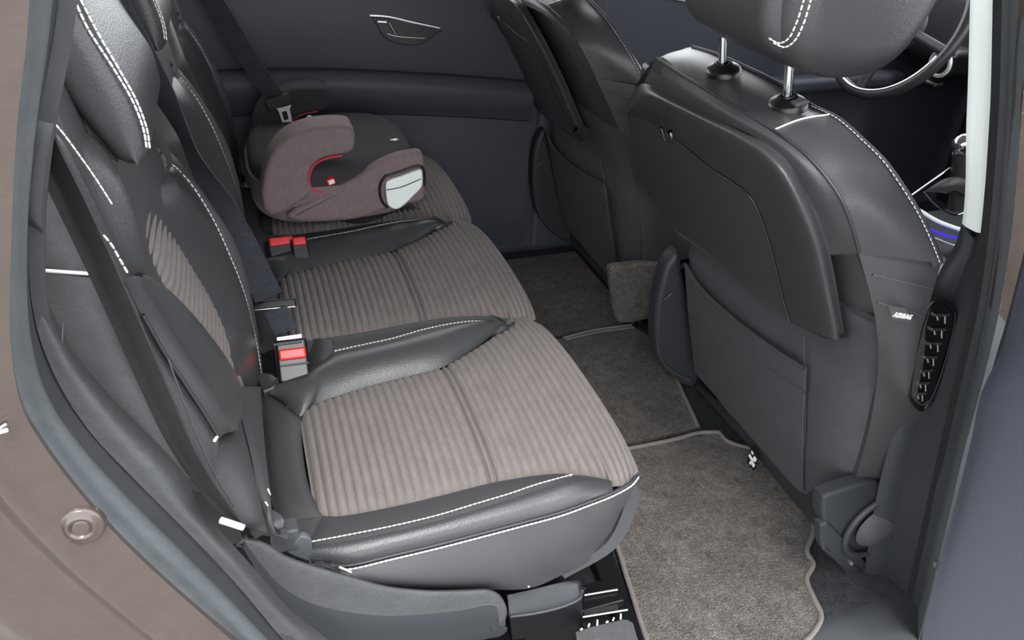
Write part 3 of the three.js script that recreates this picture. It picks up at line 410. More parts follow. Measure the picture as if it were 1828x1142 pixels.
    const A = shift(rO, 0.004, 0, 0), Bq = shift(rO, 0.03, 0, 0.05), Cq = shift(rO, 0.0, 0, 0.09);
    mesh('backrest_outer_bolster', loft([A, Bq, Cq], { n: 40, m: 14, hint: FWD, t: 0.02 }), M.leather, t);
  }
}
function makeHeadrest(t, kind) {
  // side profile traced on its outer side, the pad is 0.25 m wide
  const prof = [[-.5736,1.0518,0.57],[-.5701,1.026,0.57],[-.5616,0.9932,0.57],[-.5525,0.9627,0.57],[-.5448,0.9345,0.57],[-.5418,0.9079,0.57],[-.5432,0.8889,0.57],[-.5495,0.8799,0.57],[-.561,0.8764,0.57],[-.572,0.8791,0.57],[-.5827,0.8992,0.57],[-.595,0.9249,0.57],[-.6037,0.9471,0.57],[-.6107,0.9703,0.57],[-.6226,1.0007,0.57],[-.6287,1.0356,0.57]];
  const hr = mesh('headrest', pillowZ(prof, 0.32, 0.57, 0.02), M.leather, t);
  const ctr = V(prof[5]).add(new THREE.Vector3(-0.05, 0.09, 0)), row = (k, ins, dz) => samp(prof.slice(1, 7), 24).map((v) => { const d = ctr.clone().sub(v); d.z = 0; d.normalize(); return [v.x + d.x * ins, v.y + d.y * ins, 0.57 - dz]; });
  const g1 = stuff(mesh('headrest_stitching', stitch(row(0, 0.005, 0.0045), 0.0055, 0.0012, 0.0011), M.thread, hr, 'white thread')), g2 = stuff(mesh('headrest_stitching', stitch(row(1, 0.001, 0.0125), 0.0055, 0.0012, 0.0011), M.thread, hr, 'white thread'));
  mesh('headrest_lower_pad', pillowZ([[-.6174,0.9798,0.56],[-.6091,0.9622,0.56],[-.6002,0.945,0.56],[-.5887,0.9175,0.56],[-.5725,0.8804,0.56],[-.5773,0.8723,0.56],[-.591,0.8719,0.56],[-.6059,0.8849,0.56],[-.6181,0.9101,0.56],[-.6265,0.9365,0.56]], 0.34, 0.555, 0.02), M.leatherMatte, hr);
  mesh('hinge', bar([[-.589,0.8468,0.5]][0], [[-.5997,0.8204,0.5]][0], 0.004, 8), M.silver, hr, 'white headrest guide');
}
const seatLabel = { near: 'black leather rear seat with taupe ribbed cloth beside the wheel arch lining', mid: 'middle rear seat with taupe ribbed cloth between the other two', far: 'rear seat beside the closed door, carrying the child booster' };
for (const [kind, dz] of [['near', 0], ['mid', -0.44], ['far', -0.88]]) {
  const t = thing('rear_seat', seatLabel[kind], 'seat', 'three rear seats');
  makeCushion(t, kind); makeBack(t, kind); if (kind !== 'xx') makeHeadrest(t, kind);
  t.position.z = dz;
}

const font = await new FontLoader().loadAsync('fonts/droid/droid_sans_bold.typeface.json');
// ---------- front seats ----------
const FPy = [0, .05, .18, .30, .47, .54, .67, .74, .80, .86, 1.0], FPx = [.49, .478, .438, .41, .362, .33, .258, .215, .178, .145, .07];
const interp = (xs, ys, x) => { if (x <= xs[0]) return ys[0]; for (let i = 1; i < xs.length; i++) if (x <= xs[i]) return ys[i - 1] + (ys[i] - ys[i - 1]) * (x - xs[i - 1]) / (xs[i] - xs[i - 1]); return ys[ys.length - 1]; };
const FX = (y) => interp(FPy, FPx, y);
const ZO = (y) => interp([.08, .12, .22, .35, .53, .62, .73, .80, .83, .86], [.57, .60, .64, .655, .675, .687, .686, .674, .644, .58], y);
function makeFrontSeat(t, driver) {
  const U = (y, off, side = 0.13, inset = 0) => { const zo = ZO(y) - inset, zi = 0.74 - zo, x = FX(y) + off; return [[x + side, y + side * 0.1, zi], [x + 0.06, y, zi - 0.002], [x + 0.02, y, zi + 0.012], [x, y, zi + 0.05], [x - 0.004, y, 0.22], [x - 0.006, y, 0.37], [x - 0.004, y, 0.52], [x, y, zo - 0.05], [x + 0.02, y, zo - 0.012], [x + 0.06, y, zo + 0.002], [x + side, y + side * 0.1, zo]]; };
  const low = [[0.60, 0.034], [0.53, 0.032], [0.47, 0.026], [0.42, 0.018], [0.36, 0.013], [0.28, 0.012], [0.2, 0.012], [0.13, 0.012], [0.09, 0.012]].map(([y, o]) => U(y, o));
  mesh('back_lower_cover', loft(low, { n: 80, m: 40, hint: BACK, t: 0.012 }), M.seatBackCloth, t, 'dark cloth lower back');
  const up = [0.83, 0.80, 0.74, 0.66, 0.59].map((y) => U(y, 0.037, 0.085, 0.024));
  mesh('back_upper_cover', loft(up, { n: 80, m: 40, hint: BACK, t: 0.012 }), M.leatherMatte, t);
  // hard shell: flat face with a broad rounded border
  const o0 = [[0.2389,0.7207,0.0524],[0.2065,0.7733,0.1236],[0.1806,0.8171,0.2082],[0.176,0.8254,0.3084],[0.1732,0.8305,0.41],[0.1698,0.8368,0.499],[0.1678,0.8404,0.5734],[0.1733,0.8303,0.6065],[0.1856,0.808,0.6234],[0.2033,0.7784,0.6375],[0.2245,0.744,0.6443],[0.2649,0.6782,0.64],[0.3001,0.6156,0.6345],[0.3349,0.5528,0.6307]];
  const o1 = [[0.2019,0.7418,0.1259],[0.1766,0.7829,0.2058],[0.159,0.8127,0.2799],[0.1532,0.8232,0.3751],[0.1498,0.8295,0.4636],[0.1474,0.8339,0.5342],[0.1496,0.8298,0.5844],[0.1574,0.8157,0.6138],[0.1705,0.7927,0.6275],[0.1941,0.7545,0.6337],[0.2177,0.7161,0.6353],[0.2562,0.6516,0.6295],[0.2783,0.6116,0.6298],[0.3086,0.557,0.6267]];
  const o2 = [[0.2196,0.726,0.0992],[0.2093,0.7427,0.1749],[0.2074,0.7458,0.2547],[0.2106,0.7406,0.3318],[0.2145,0.7344,0.3917],[0.2123,0.7379,0.4559],[0.2133,0.7362,0.4897],[0.2203,0.7248,0.5032],[0.2343,0.7021,0.5054],[0.2554,0.6674,0.505],[0.2722,0.6371,0.5056],[0.3069,0.5744,0.5001],[0.329,0.5335,0.499],[0.3426,0.5038,0.5055]];
  const shell = mesh('back_shell', loft([o0, o1, o2], { n: 80, m: 26, hint: BACK, t: 0.012 }), M.leather, t, 'padded leather back shell');
  const in0 = [[0.2277,0.7194,0.0802],[0.2777,0.6344,0.026],[0.3193,0.5593,0.017],[0.3476,0.5015,0.044],[0.3592,0.4762,0.0823],[0.361,0.4721,0.1229]];
  const fB = [[0.3393,0.5065,0.5088],[0.3428,0.4989,0.4285],[0.3459,0.4921,0.3393],[0.3457,0.4925,0.2465],[0.3477,0.4882,0.1879],[0.3512,0.4804,0.1374]];
  const fT = [[0.2196,0.726,0.0992],[0.2093,0.7427,0.1749],[0.2074,0.7458,0.2547],[0.2106,0.7406,0.3318],[0.2145,0.7344,0.3917],[0.2123,0.7379,0.4559],[0.2133,0.7362,0.4897],[0.2203,0.7248,0.5032]], fR = [[0.2203,0.7248,0.5032],[0.2343,0.7021,0.5054],[0.2554,0.6674,0.505],[0.2722,0.6371,0.5056],[0.3069,0.5744,0.5001],[0.329,0.5335,0.499],[0.3426,0.5038,0.5055]];
  mesh('shell_face', coons(fT, fB.slice().reverse(), [fT[0], ...in0.slice(1, -1), fB[fB.length - 1]], [...fR.slice(0, -1), fB[0]], { n: 40, m: 30, hint: BACK, t: 0.01 }), M.leatherMatte, shell);
  mesh('shell_seam', tube([[0.2025,0.7489,0.2627],[0.2057,0.7438,0.3392],[0.2095,0.7375,0.3986],[0.2073,0.7411,0.4624],[0.2084,0.7394,0.4959],[0.2153,0.728,0.5093],[0.2292,0.7055,0.5115],[0.2504,0.6709,0.5108],[0.2672,0.6408,0.5113],[0.3017,0.5785,0.5058],[0.3242,0.5373,0.504],[0.3377,0.5078,0.5105]], 0.0018, 70, 6), M.piping, shell);
  mesh('shell_bottom', loft([[[0.3512,0.4804,0.1374],[0.3457,0.4925,0.2465],[0.3459,0.4921,0.3393],[0.3428,0.4989,0.4285],[0.3393,0.5065,0.5088],[0.332,0.5225,0.5554],[0.3258,0.5361,0.5984],[0.3041,0.5759,0.6582]], [[0.401,0.4382,0.0638],[0.398,0.4486,0.1757],[0.3981,0.4483,0.2747],[0.3965,0.4542,0.3679],[0.3946,0.4607,0.4518],[0.3894,0.4757,0.4991],[0.3827,0.4903,0.5451],[0.3652,0.5285,0.6042]]], { n: 40, m: 5, hint: [0, -1, 0], t: 0.004 }), M.leatherMatte, shell);
  if (driver) { shell.scale.z = 0.72; shell.position.z = 0.017; }
  each('hook', [tube([[0.1904,0.7604,0.2659],[0.1985,0.7474,0.2629],[0.2055,0.736,0.2594]], 0.0022, 10, 6), tube([[0.1734,0.775,0.3221],[0.1791,0.7657,0.3201],[0.1873,0.7526,0.3079]], 0.004, 10, 8)], M.chrome, shell, 'small chrome coat hook');
  // rear border strip and top leather
  const rp = [...[[0.1705,0.8684,0.2525],[0.1751,0.8599,0.4119],[0.1779,0.8548,0.5476],[0.1799,0.8512,0.586],[0.1839,0.8438,0.62],[0.1901,0.8326,0.644],[0.1977,0.8188,0.6627],[0.2053,0.8049,0.6742],[0.2243,0.7736,0.6815],[0.2481,0.7349,0.6828]]];
  const rpIn = rp.slice(0, 3).map((p) => [p[0], p[1], 0.74 - p[2]]);
  const shTop = [[0.1793,0.8195,0.2101],[0.1732,0.8305,0.41],[0.1678,0.8404,0.5734],[0.1733,0.8303,0.6065],[0.1856,0.808,0.6234],[0.2033,0.7784,0.6375],[0.2245,0.744,0.6443],[0.244,0.7124,0.6429]];
  mesh('back_border', loft([shTop, mid(shTop, rp, [-0.006, 0.004, 0.004], 0.5, 16), rp], { n: 60, m: 12, hint: BACK, t: 0.012 }), M.leatherMatte, t);
  const fp = [[0.2705,0.8685,0.1921],[0.2667,0.8755,0.2658],[0.2659,0.8771,0.3529],[0.2669,0.8751,0.4358],[0.2724,0.8648,0.5073],[0.2727,0.8643,0.5606],[0.28,0.8508,0.6029],[0.2891,0.8343,0.6396],[0.3021,0.8106,0.6664],[0.3175,0.7846,0.6878],[0.3359,0.7547,0.7025],[0.3561,0.7219,0.7135]];
  const rpl = [...[[0.1705,0.8684,0.2525],[0.1736,0.8626,0.3348],[0.1751,0.8599,0.4119],[0.1769,0.8565,0.4808],[0.1779,0.8548,0.5476],[0.1783,0.8541,0.5733],[0.1799,0.8512,0.586],[0.1839,0.8438,0.62],[0.1901,0.8326,0.644],[0.1977,0.8188,0.6627],[0.2053,0.8049,0.6742],[0.2243,0.7736,0.6815],[0.2481,0.7349,0.6828]]];
  mesh('back_top', loft([rpl, mid(rpl, fp, [-0.002, 0.006, 0.004], 0.45, 18), fp], { n: 70, m: 20, hint: [0, 1, 0.5], t: 0.02 }), M.leather, t, 'glossy black leather');
  mesh('piping', [tube(shift(rpl, 0, 0.001, 0.001), 0.0022, 70, 6), tube(shift(fp, 0, 0.001, 0.001), 0.0026, 70, 6)], M.piping, t);
  stuff(mesh('stitching', [stitch(shift(fp.slice(4), -0.005, 0.0025, 0.0025), 0.0045, 0.0022, 0.0006)], M.thread, t, 'pale thread'));
  const tg = loftGrid([rpl, mid(rpl, fp, [-0.002, 0.006, 0.004], 0.45, 18), fp], { n: 70, m: 20 }), ti = tg.reduce((b, r, i) => (Math.abs(r[0].z - 0.553) < Math.abs(tg[b][0].z - 0.553) ? i : b), 0), seamTop = tg[ti].map((v) => [v.x, v.y, v.z]);
  mesh('top_seam', tube(shift(seamTop, 0, 0.0008, 0.0004), 0.0012, 40, 6), M.thread, t, 'pale seam');
  // inner half of the top and the front face
  const rpI = [[0.1705,0.8684,0.2525],[0.1863,0.8395,0.2007],[0.2077,0.8005,0.1395],[0.2385,0.7505,0.0661],[0.2758,0.6899,-.0061],[0.3256,0.6021,-.0601]], fpI = [[0.2705,0.8685,0.1921],[0.2802,0.8506,0.1414],[0.2932,0.8269,0.0936],[0.3122,0.7932,0.0442],[0.3412,0.7462,-.0126],[0.3894,0.6674,-.0725]];
  mesh('back_top', loft([rpI, mid(rpI, fpI, [-0.002, 0.008, -0.004], 0.45, 12), fpI], { n: 40, m: 14, hint: [0, 1, -0.5], t: 0.012 }), M.leather, t);
  const loop = [...fpI.slice().reverse(), ...fp.slice(1)], shr = (k, dx, dy) => loop.map((p) => [p[0] + dx, 0.55 + (p[1] - 0.55) * k + dy, 0.42 + (p[2] - 0.42) * k]);
  mesh('back_front_pad', loft([loop, shr(0.95, 0.012, 0), shr(0.8, 0.06, 0), shr(0.4, 0.16, -0.05), shr(0.05, 0.2, -0.1)], { n: 60, m: 20, hint: [1, 0, 0], t: 0.01 }), M.leather, t);
  // outer side below the glossy part
  const sR = [[0.2481,0.7349,0.6828],[0.2849,0.675,0.6853],[0.3147,0.6217,0.6869],[0.3645,0.5301,0.6746],[0.3998,0.4424,0.663],[0.4265,0.3477,0.6552],[0.4575,0.2251,0.6396]], sF = [...[[0.3674,0.7157,0.705],[0.3724,0.6797,0.705],[0.3791,0.6365,0.705],[0.4094,0.5556,0.705],[0.4372,0.4672,0.705]], [0.55, 0.42, 0.69], [0.60, 0.26, 0.67]];
  mesh('back_side', loft([sR, mid(sR, sF, [0, 0, 0.012], 0.5, 12), sF], { n: 40, m: 14, hint: SIDE, t: 0.012 }), M.leatherMatte, t);
  each('side_seam', [tube([[0.2491,0.7203,0.712],[0.2822,0.709,0.712],[0.3183,0.697,0.712],[0.3539,0.6849,0.712]], 0.0016, 24, 6), tube([[0.2754,0.6742,0.71],[0.3124,0.6604,0.71],[0.3693,0.6368,0.71]], 0.0012, 20, 6)], M.plasticGrey, t, 'seam on the seat side');
  if (!driver) {
    mesh('airbag_tag', prismZ([[0.2928,0.6687,0.714],[0.327,0.6587,0.714],[0.3469,0.6333,0.714],[0.3098,0.6442,0.714]], 0.712, 0.0012, 0.0003, false), M.plasticGrey, t, 'grey cloth tag');
    const tq = [[0.3045,0.6472,0.7145],[0.3438,0.6351,0.7145]], tx = new TextGeometry('AIRBAG', { font, size: 0.007, depth: 0.0005, curveSegments: 3 });
    mesh('tag_print', frame(tx, [tq[0][0] + 0.002, tq[0][1] + 0.003, 0.7142], V(tq[1]).sub(V(tq[0])).toArray(), [0.3, 1, 0]), M.white, t, 'white AIRBAG lettering');
  }
  // map pocket
  const pk = [[0.3716,0.4146,0.1419],[0.3773,0.3945,0.1801],[0.3791,0.3881,0.2277],[0.3787,0.3896,0.3064],[0.3764,0.3977,0.3828],[0.3712,0.4161,0.4854],[0.3673,0.4299,0.5421]].map((p) => p), pkD = pk.map((p) => [FX(0.11 + 0.0 * p[2]) - 0.002, 0.11, p[2]]);
  const pkM = pk.map((p) => [FX(0.28) - 0.008, 0.28, p[2]]);
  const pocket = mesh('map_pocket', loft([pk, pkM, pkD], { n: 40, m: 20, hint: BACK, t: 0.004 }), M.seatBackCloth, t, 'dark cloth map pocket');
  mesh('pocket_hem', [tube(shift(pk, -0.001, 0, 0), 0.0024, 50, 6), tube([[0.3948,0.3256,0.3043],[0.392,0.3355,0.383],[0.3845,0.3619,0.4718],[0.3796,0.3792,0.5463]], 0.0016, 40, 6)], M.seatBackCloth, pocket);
  mesh('back_seam', tube([[0.3538,0.4923,0.5318],[0.3791,0.4166,0.532],[0.4003,0.3416,0.5359],[0.4245,0.2464,0.5391],[0.45,0.1475,0.5352]], 0.0014, 40, 6), M.plasticGrey, t, 'stitched seam down the back');
  // lower frame, recliner cover and inner cover
  mesh('seat_base', [place(rbox(0.42, 0.16, 0.42, 0.03), [0.76, 0.10, 0.36]), place(rbox(0.06, 0.05, 0.03, 0.01), [0.60, 0.02, 0.16]), place(rbox(0.5, 0.035, 0.05, 0.008), [0.80, 0.018, 0.56]), place(rbox(0.5, 0.035, 0.05, 0.008), [0.80, 0.018, 0.16])], M.blackPlastic, t);
  mesh('seat_cushion', loft([0.02, 0.0, -0.02].map((d, i) => [[0.46, 0.28, 0.12], [0.5, 0.35, 0.12], [0.75, 0.37, 0.12], [0.98, 0.4, 0.12], [1.02, 0.34, 0.12]].map((p) => [p[0], p[1] + (i === 1 ? -0.01 : 0.02), [0.1, 0.37, 0.64][i]])), { n: 40, m: 20, hint: UP, t: 0.12 }), M.leather, t);
  mesh('base_flap', loft([[[0.4945,0.0314,0.1041],[0.4855,0.0647,0.2566],[0.4736,0.1034,0.4293],[0.4617,0.1421,0.5756]], [[0.52, 0.005, 0.16], [0.52, 0.005, 0.30], [0.515, 0.004, 0.45], [0.51, 0.004, 0.58]]], { n: 24, m: 8, hint: BACK, t: 0.01 }), M.carpetDark, t);
  if (!driver) {
  const rc = [[0.5284,0.1313,0.668]][0];
  const cover = mesh('recliner_cover', [prismZ([[0.3718,0.2428,0.655],[0.4095,0.2476,0.655],[0.4896,0.243,0.655],[0.5637,0.1621,0.655],[0.6364,-.0181,0.655],[0.5956,-.02,0.655],[0.5163,0.0491,0.655],[0.4405,0.1211,0.655],[0.392,0.1804,0.655]], 0.63, 0.03, 0.006)], M.plastic, t, 'plastic recliner cover');
  mesh('cover_ring', place(new THREE.TorusGeometry(0.075, 0.006, 10, 48), [rc[0], rc[1], rc[2]]), M.plastic, cover);
  mesh('cover_boss', frame(new THREE.LatheGeometry([[0, 0.02], [0.02, 0.019], [0.04, 0.012], [0.052, 0]].map((p) => new THREE.Vector2(...p)), 32), rc, [1, 0, 0], [0, 0, 1]), M.plasticGrey, cover);
  mesh('side_bracket', prismZ([[0.3855,0.1738,0.66],[0.4001,0.1761,0.66],[0.4677,0.1025,0.66],[0.5564,0.0003,0.66],[0.5983,-.0746,0.66],[0.5771,-.0927,0.66],[0.4807,0.028,0.66],[0.4105,0.1072,0.66]], 0.645, 0.02, 0.004), M.plastic, t);
  each('bracket_pin', [bar([[0.4978,0.0365,0.667]][0], [[0.5567,-.0312,0.667]][0], 0.0035, 8), bar([[0.4098,0.1109,0.667]][0], [[0.4309,0.0915,0.667]][0], 0.003, 8)], M.steel, t, 'bare metal pin');
  }
  mesh('inner_cover', prismZ([[0.3813,0.4183,0.1],[0.3576,0.3832,0.1],[0.3502,0.2961,0.1],[0.3597,0.2039,0.1],[0.3796,0.1365,0.1],[0.4266,0.0738,0.1],[0.4984,0.0239,0.1],[0.4992,0.1129,0.1],[0.4537,0.2182,0.1],[0.4205,0.3142,0.1]], 0.055, 0.045, 0.012), M.plastic, t);
  each('inner_cover_highlight', [tube([[0.3613,0.1985,0.104],[0.383,0.1387,0.104],[0.4206,0.0948,0.104],[0.4772,0.0558,0.104]], 0.0022, 30, 6), tube([[0.3609,0.3026,0.104],[0.3792,0.3186,0.104]], 0.0026, 8, 6)], M.plasticGrey, t, 'painted highlight along the cover edge');  // lighter tubes paint the highlights on the rounded cover edges
  // head restraint
  for (const z of [0.30, 0.44]) {
    const a = z < 0.4 ? [[0.2171,0.882,0.3665]][0] : [[0.2295,0.874,0.5067]][0], up2 = [-0.19, 1, 0];
    mesh('headrest_post', bar([a[0] + 0.004, a[1] - 0.02, a[2]], [a[0] - 0.022, a[1] + 0.11, a[2]], 0.0062, 16), M.chrome, t, 'chrome headrest post');
    const bz = mesh('post_bezel', frame(new THREE.LatheGeometry([[0.007, 0.012], [0.010, 0.0125], [0.012, 0.009], [0.018, 0.006], [0.021, 0.002], [0.0215, -0.004]].map((p) => new THREE.Vector2(...p)), 28).scale(1.15, 1, 1.35), [a[0] + 0.002, a[1] - 0.004, a[2]], [1, 0.25, 0], [-0.25, 1, 0]), M.blackPlastic, t);
    if (z > 0.4) mesh('release_button', place(rbox(0.02, 0.007, 0.03, 0.003), [a[0] + 0.004, a[1] + 0.004, a[2] + 0.012], 0, 0, 0.2), M.plasticGrey, bz, 'grey release button');
  }
  const hp = [[.19, 1.2, 0], [.193, 1.05, 0], [.198, .985, 0], [.212, .948, 0], [.24, .922, 0], [.285, .906, 0], [.33, .902, 0], [.375, .912, 0], [.405, .94, 0], [.425, .985, 0], [.436, 1.05, 0], [.43, 1.2, 0], [.36, 1.24, 0], [.26, 1.24, 0]];
  const hd = mesh('headrest', prismZ(shift(hp, -0.055, 0.012, 0), 0.342, 0.243, 0.045), M.leather, t);
  mesh('headrest_rear_pad', prismZ(shift([[.178, 1.2, 0], [.180, 1.05, 0], [.184, .985, 0], [.197, .952, 0], [.225, .933, 0], [.26, .95, 0], [.26, 1.2, 0]], -0.055, 0.012, 0), 0.352, 0.208, 0.022), M.leatherMatte, hd);
  stuff(mesh('headrest_stitching', [stitch([[0.135,1.0312,0.6084],[0.135,1.0142,0.6076],[0.135,0.9933,0.6042],[0.135,0.9783,0.5981],[0.135,0.9698,0.5848],[0.135,0.9704,0.563]], 0.005, 0.0022, 0.0011), stitch([[0.142,1.0315,0.6105],[0.142,1.0134,0.6103],[0.142,0.9919,0.6073],[0.142,0.9762,0.6006],[0.142,0.9658,0.5872],[0.142,0.9653,0.5638]], 0.005, 0.0022, 0.0011)], M.thread, hd, 'white double stitching'));
}
{
  const t = thing('front_seat', 'black leather front passenger seat with hard back shell and chrome headrest posts', 'seat', 'two front seats');
  makeFrontSeat(t, false);
  const d = thing('front_seat', 'front driver seat beyond the middle floor mat, seen from its inner side', 'seat', 'two front seats');
  makeFrontSeat(d, true); d.position.z = -0.80;
  const sp = [[0.3532,0.2432,-.16],[0.3659,0.2543,-.16],[0.5076,0.2477,-.16],[0.5369,0.2304,-.16],[0.5553,0.1068,-.16],[0.5357,0.0813,-.16],[0.4183,0.0743,-.16],[0.3921,0.0984,-.16],[0.37,0.1711,-.16]].map((p) => [p[0], p[1], 0]);
  const s = mesh('side_pocket', prismZ(sp, 0.63, 0.03, 0.01), M.carpet, d, 'brown-grey carpeted pocket on the seat base');
}
{
  const t = thing('airbag_label', 'small black and white warning label on the carpet at the foot of the passenger seat', 'label');
  const p = [[0.482,0.04,0.3727]][0];
  mesh('label_sheet', place(rbox(0.0015, 0.05, 0.028, 0.0005, 1), [p[0] - 0.002, p[1], p[2]], 0, 0, 0), M.blackPlastic, t);
  each('label_print', [[0.006, 0.004, 0.010, 0.012], [-0.005, -0.003, 0.018, 0.008], [0.006, -0.012, 0.010, 0.01], [-0.006, 0.012, 0.008, 0.006], [-0.003, -0.015, 0.006, 0.01]].map(([dz, dy, w, h]) => place(rbox(0.001, h, w, 0.0004, 1), [p[0] - 0.0032, p[1] + dy, p[2] + dz], 0.3, 0, 0)), M.white, t, 'white symbols');
}

// ---------- floor mats ----------
{
  const near = thing('floor_mat', 'large brown-grey carpet mat behind the front passenger seat', 'floor mat', 'rear floor mats');
  const L = [[0.02, 0.012, 0.236], [0.07, 0.012, 0.33], [0.105, 0.012, 0.45], [0.088, 0.012, 0.56], [0.066, 0.012, 0.672], [0.05, 0.012, 0.78]];
  const Rr = [...[[0.4765,0.012,0.2496],[0.4799,0.012,0.2843]], [0.55, 0.012, 0.36], [0.51, 0.012, 0.55], ...[[0.4537,0.012,0.6037],[0.4471,0.012,0.6308],[0.4115,0.012,0.6574],[0.3982,0.012,0.6942],[0.3859,0.012,0.7319],[0.3472,0.012,0.757],[0.3079,0.012,0.7705]]];
  const carp = (u, v, p) => 0.0;
  mesh('carpet', loft([L, Rr], { n: 60, m: 40, hint: UP, t: 0.01 }), M.carpet, near);
  each('binding', [tube(Rr, 0.005, 90, 6), tube([...L].reverse().concat(), 0.005, 60, 6), tube([L[0], ...[[0.272,0.014,0.2429],[0.3566,0.014,0.2446],[0.432,0.014,0.241],[0.4748,0.014,0.2515]]], 0.005, 40, 6)], M.fabric, near, 'pale bound edge');
  const m2 = thing('floor_mat', 'small brown-grey carpet mat on the middle of the floor', 'floor mat', 'rear floor mats');
  const a2 = [[0.02, 0.012, -0.215], [0.02, 0.012, 0.0], [0.02, 0.012, 0.222]], b2 = [[0.4853,0.012,-.2019],[0.5095,0.012,-.1379],[0.4995,0.012,-.0229],[0.469,0.012,0.0945],[0.4545,0.012,0.1574],[0.438,0.012,0.2242]];
  mesh('carpet', loft([a2, b2], { n: 40, m: 30, hint: UP, t: 0.01 }), M.carpet, m2);
  each('binding', [tube([[0.5078,0.014,-.1354],[0.4979,0.014,-.0206],[0.4674,0.014,0.0967],[0.4529,0.014,0.1595],[0.4364,0.014,0.2261]], 0.005, 40, 6), tube([[0.2753,0.014,-.1944],[0.3798,0.014,-.2048],[0.4837,0.014,-.1992]], 0.003, 30, 6)], M.fabric, m2, 'pale bound edge');
  const m3 = thing('floor_mat', 'brown-grey carpet mat behind the driver seat', 'floor mat', 'rear floor mats');
  mesh('carpet', loft([[[0.02, 0.014, -0.66], [0.02, 0.014, -0.225]], [[0.50, 0.014, -0.66], [0.50, 0.014, -0.225]]], { n: 20, m: 20, hint: UP, t: 0.01 }), M.carpet, m3);
  mesh('binding', tube([[0.2685,0.018,-.1986],[0.3653,0.018,-.2112],[0.4795,0.018,-.2059]], 0.004, 30, 6), M.fabric, m3, 'pale bound edge');
}
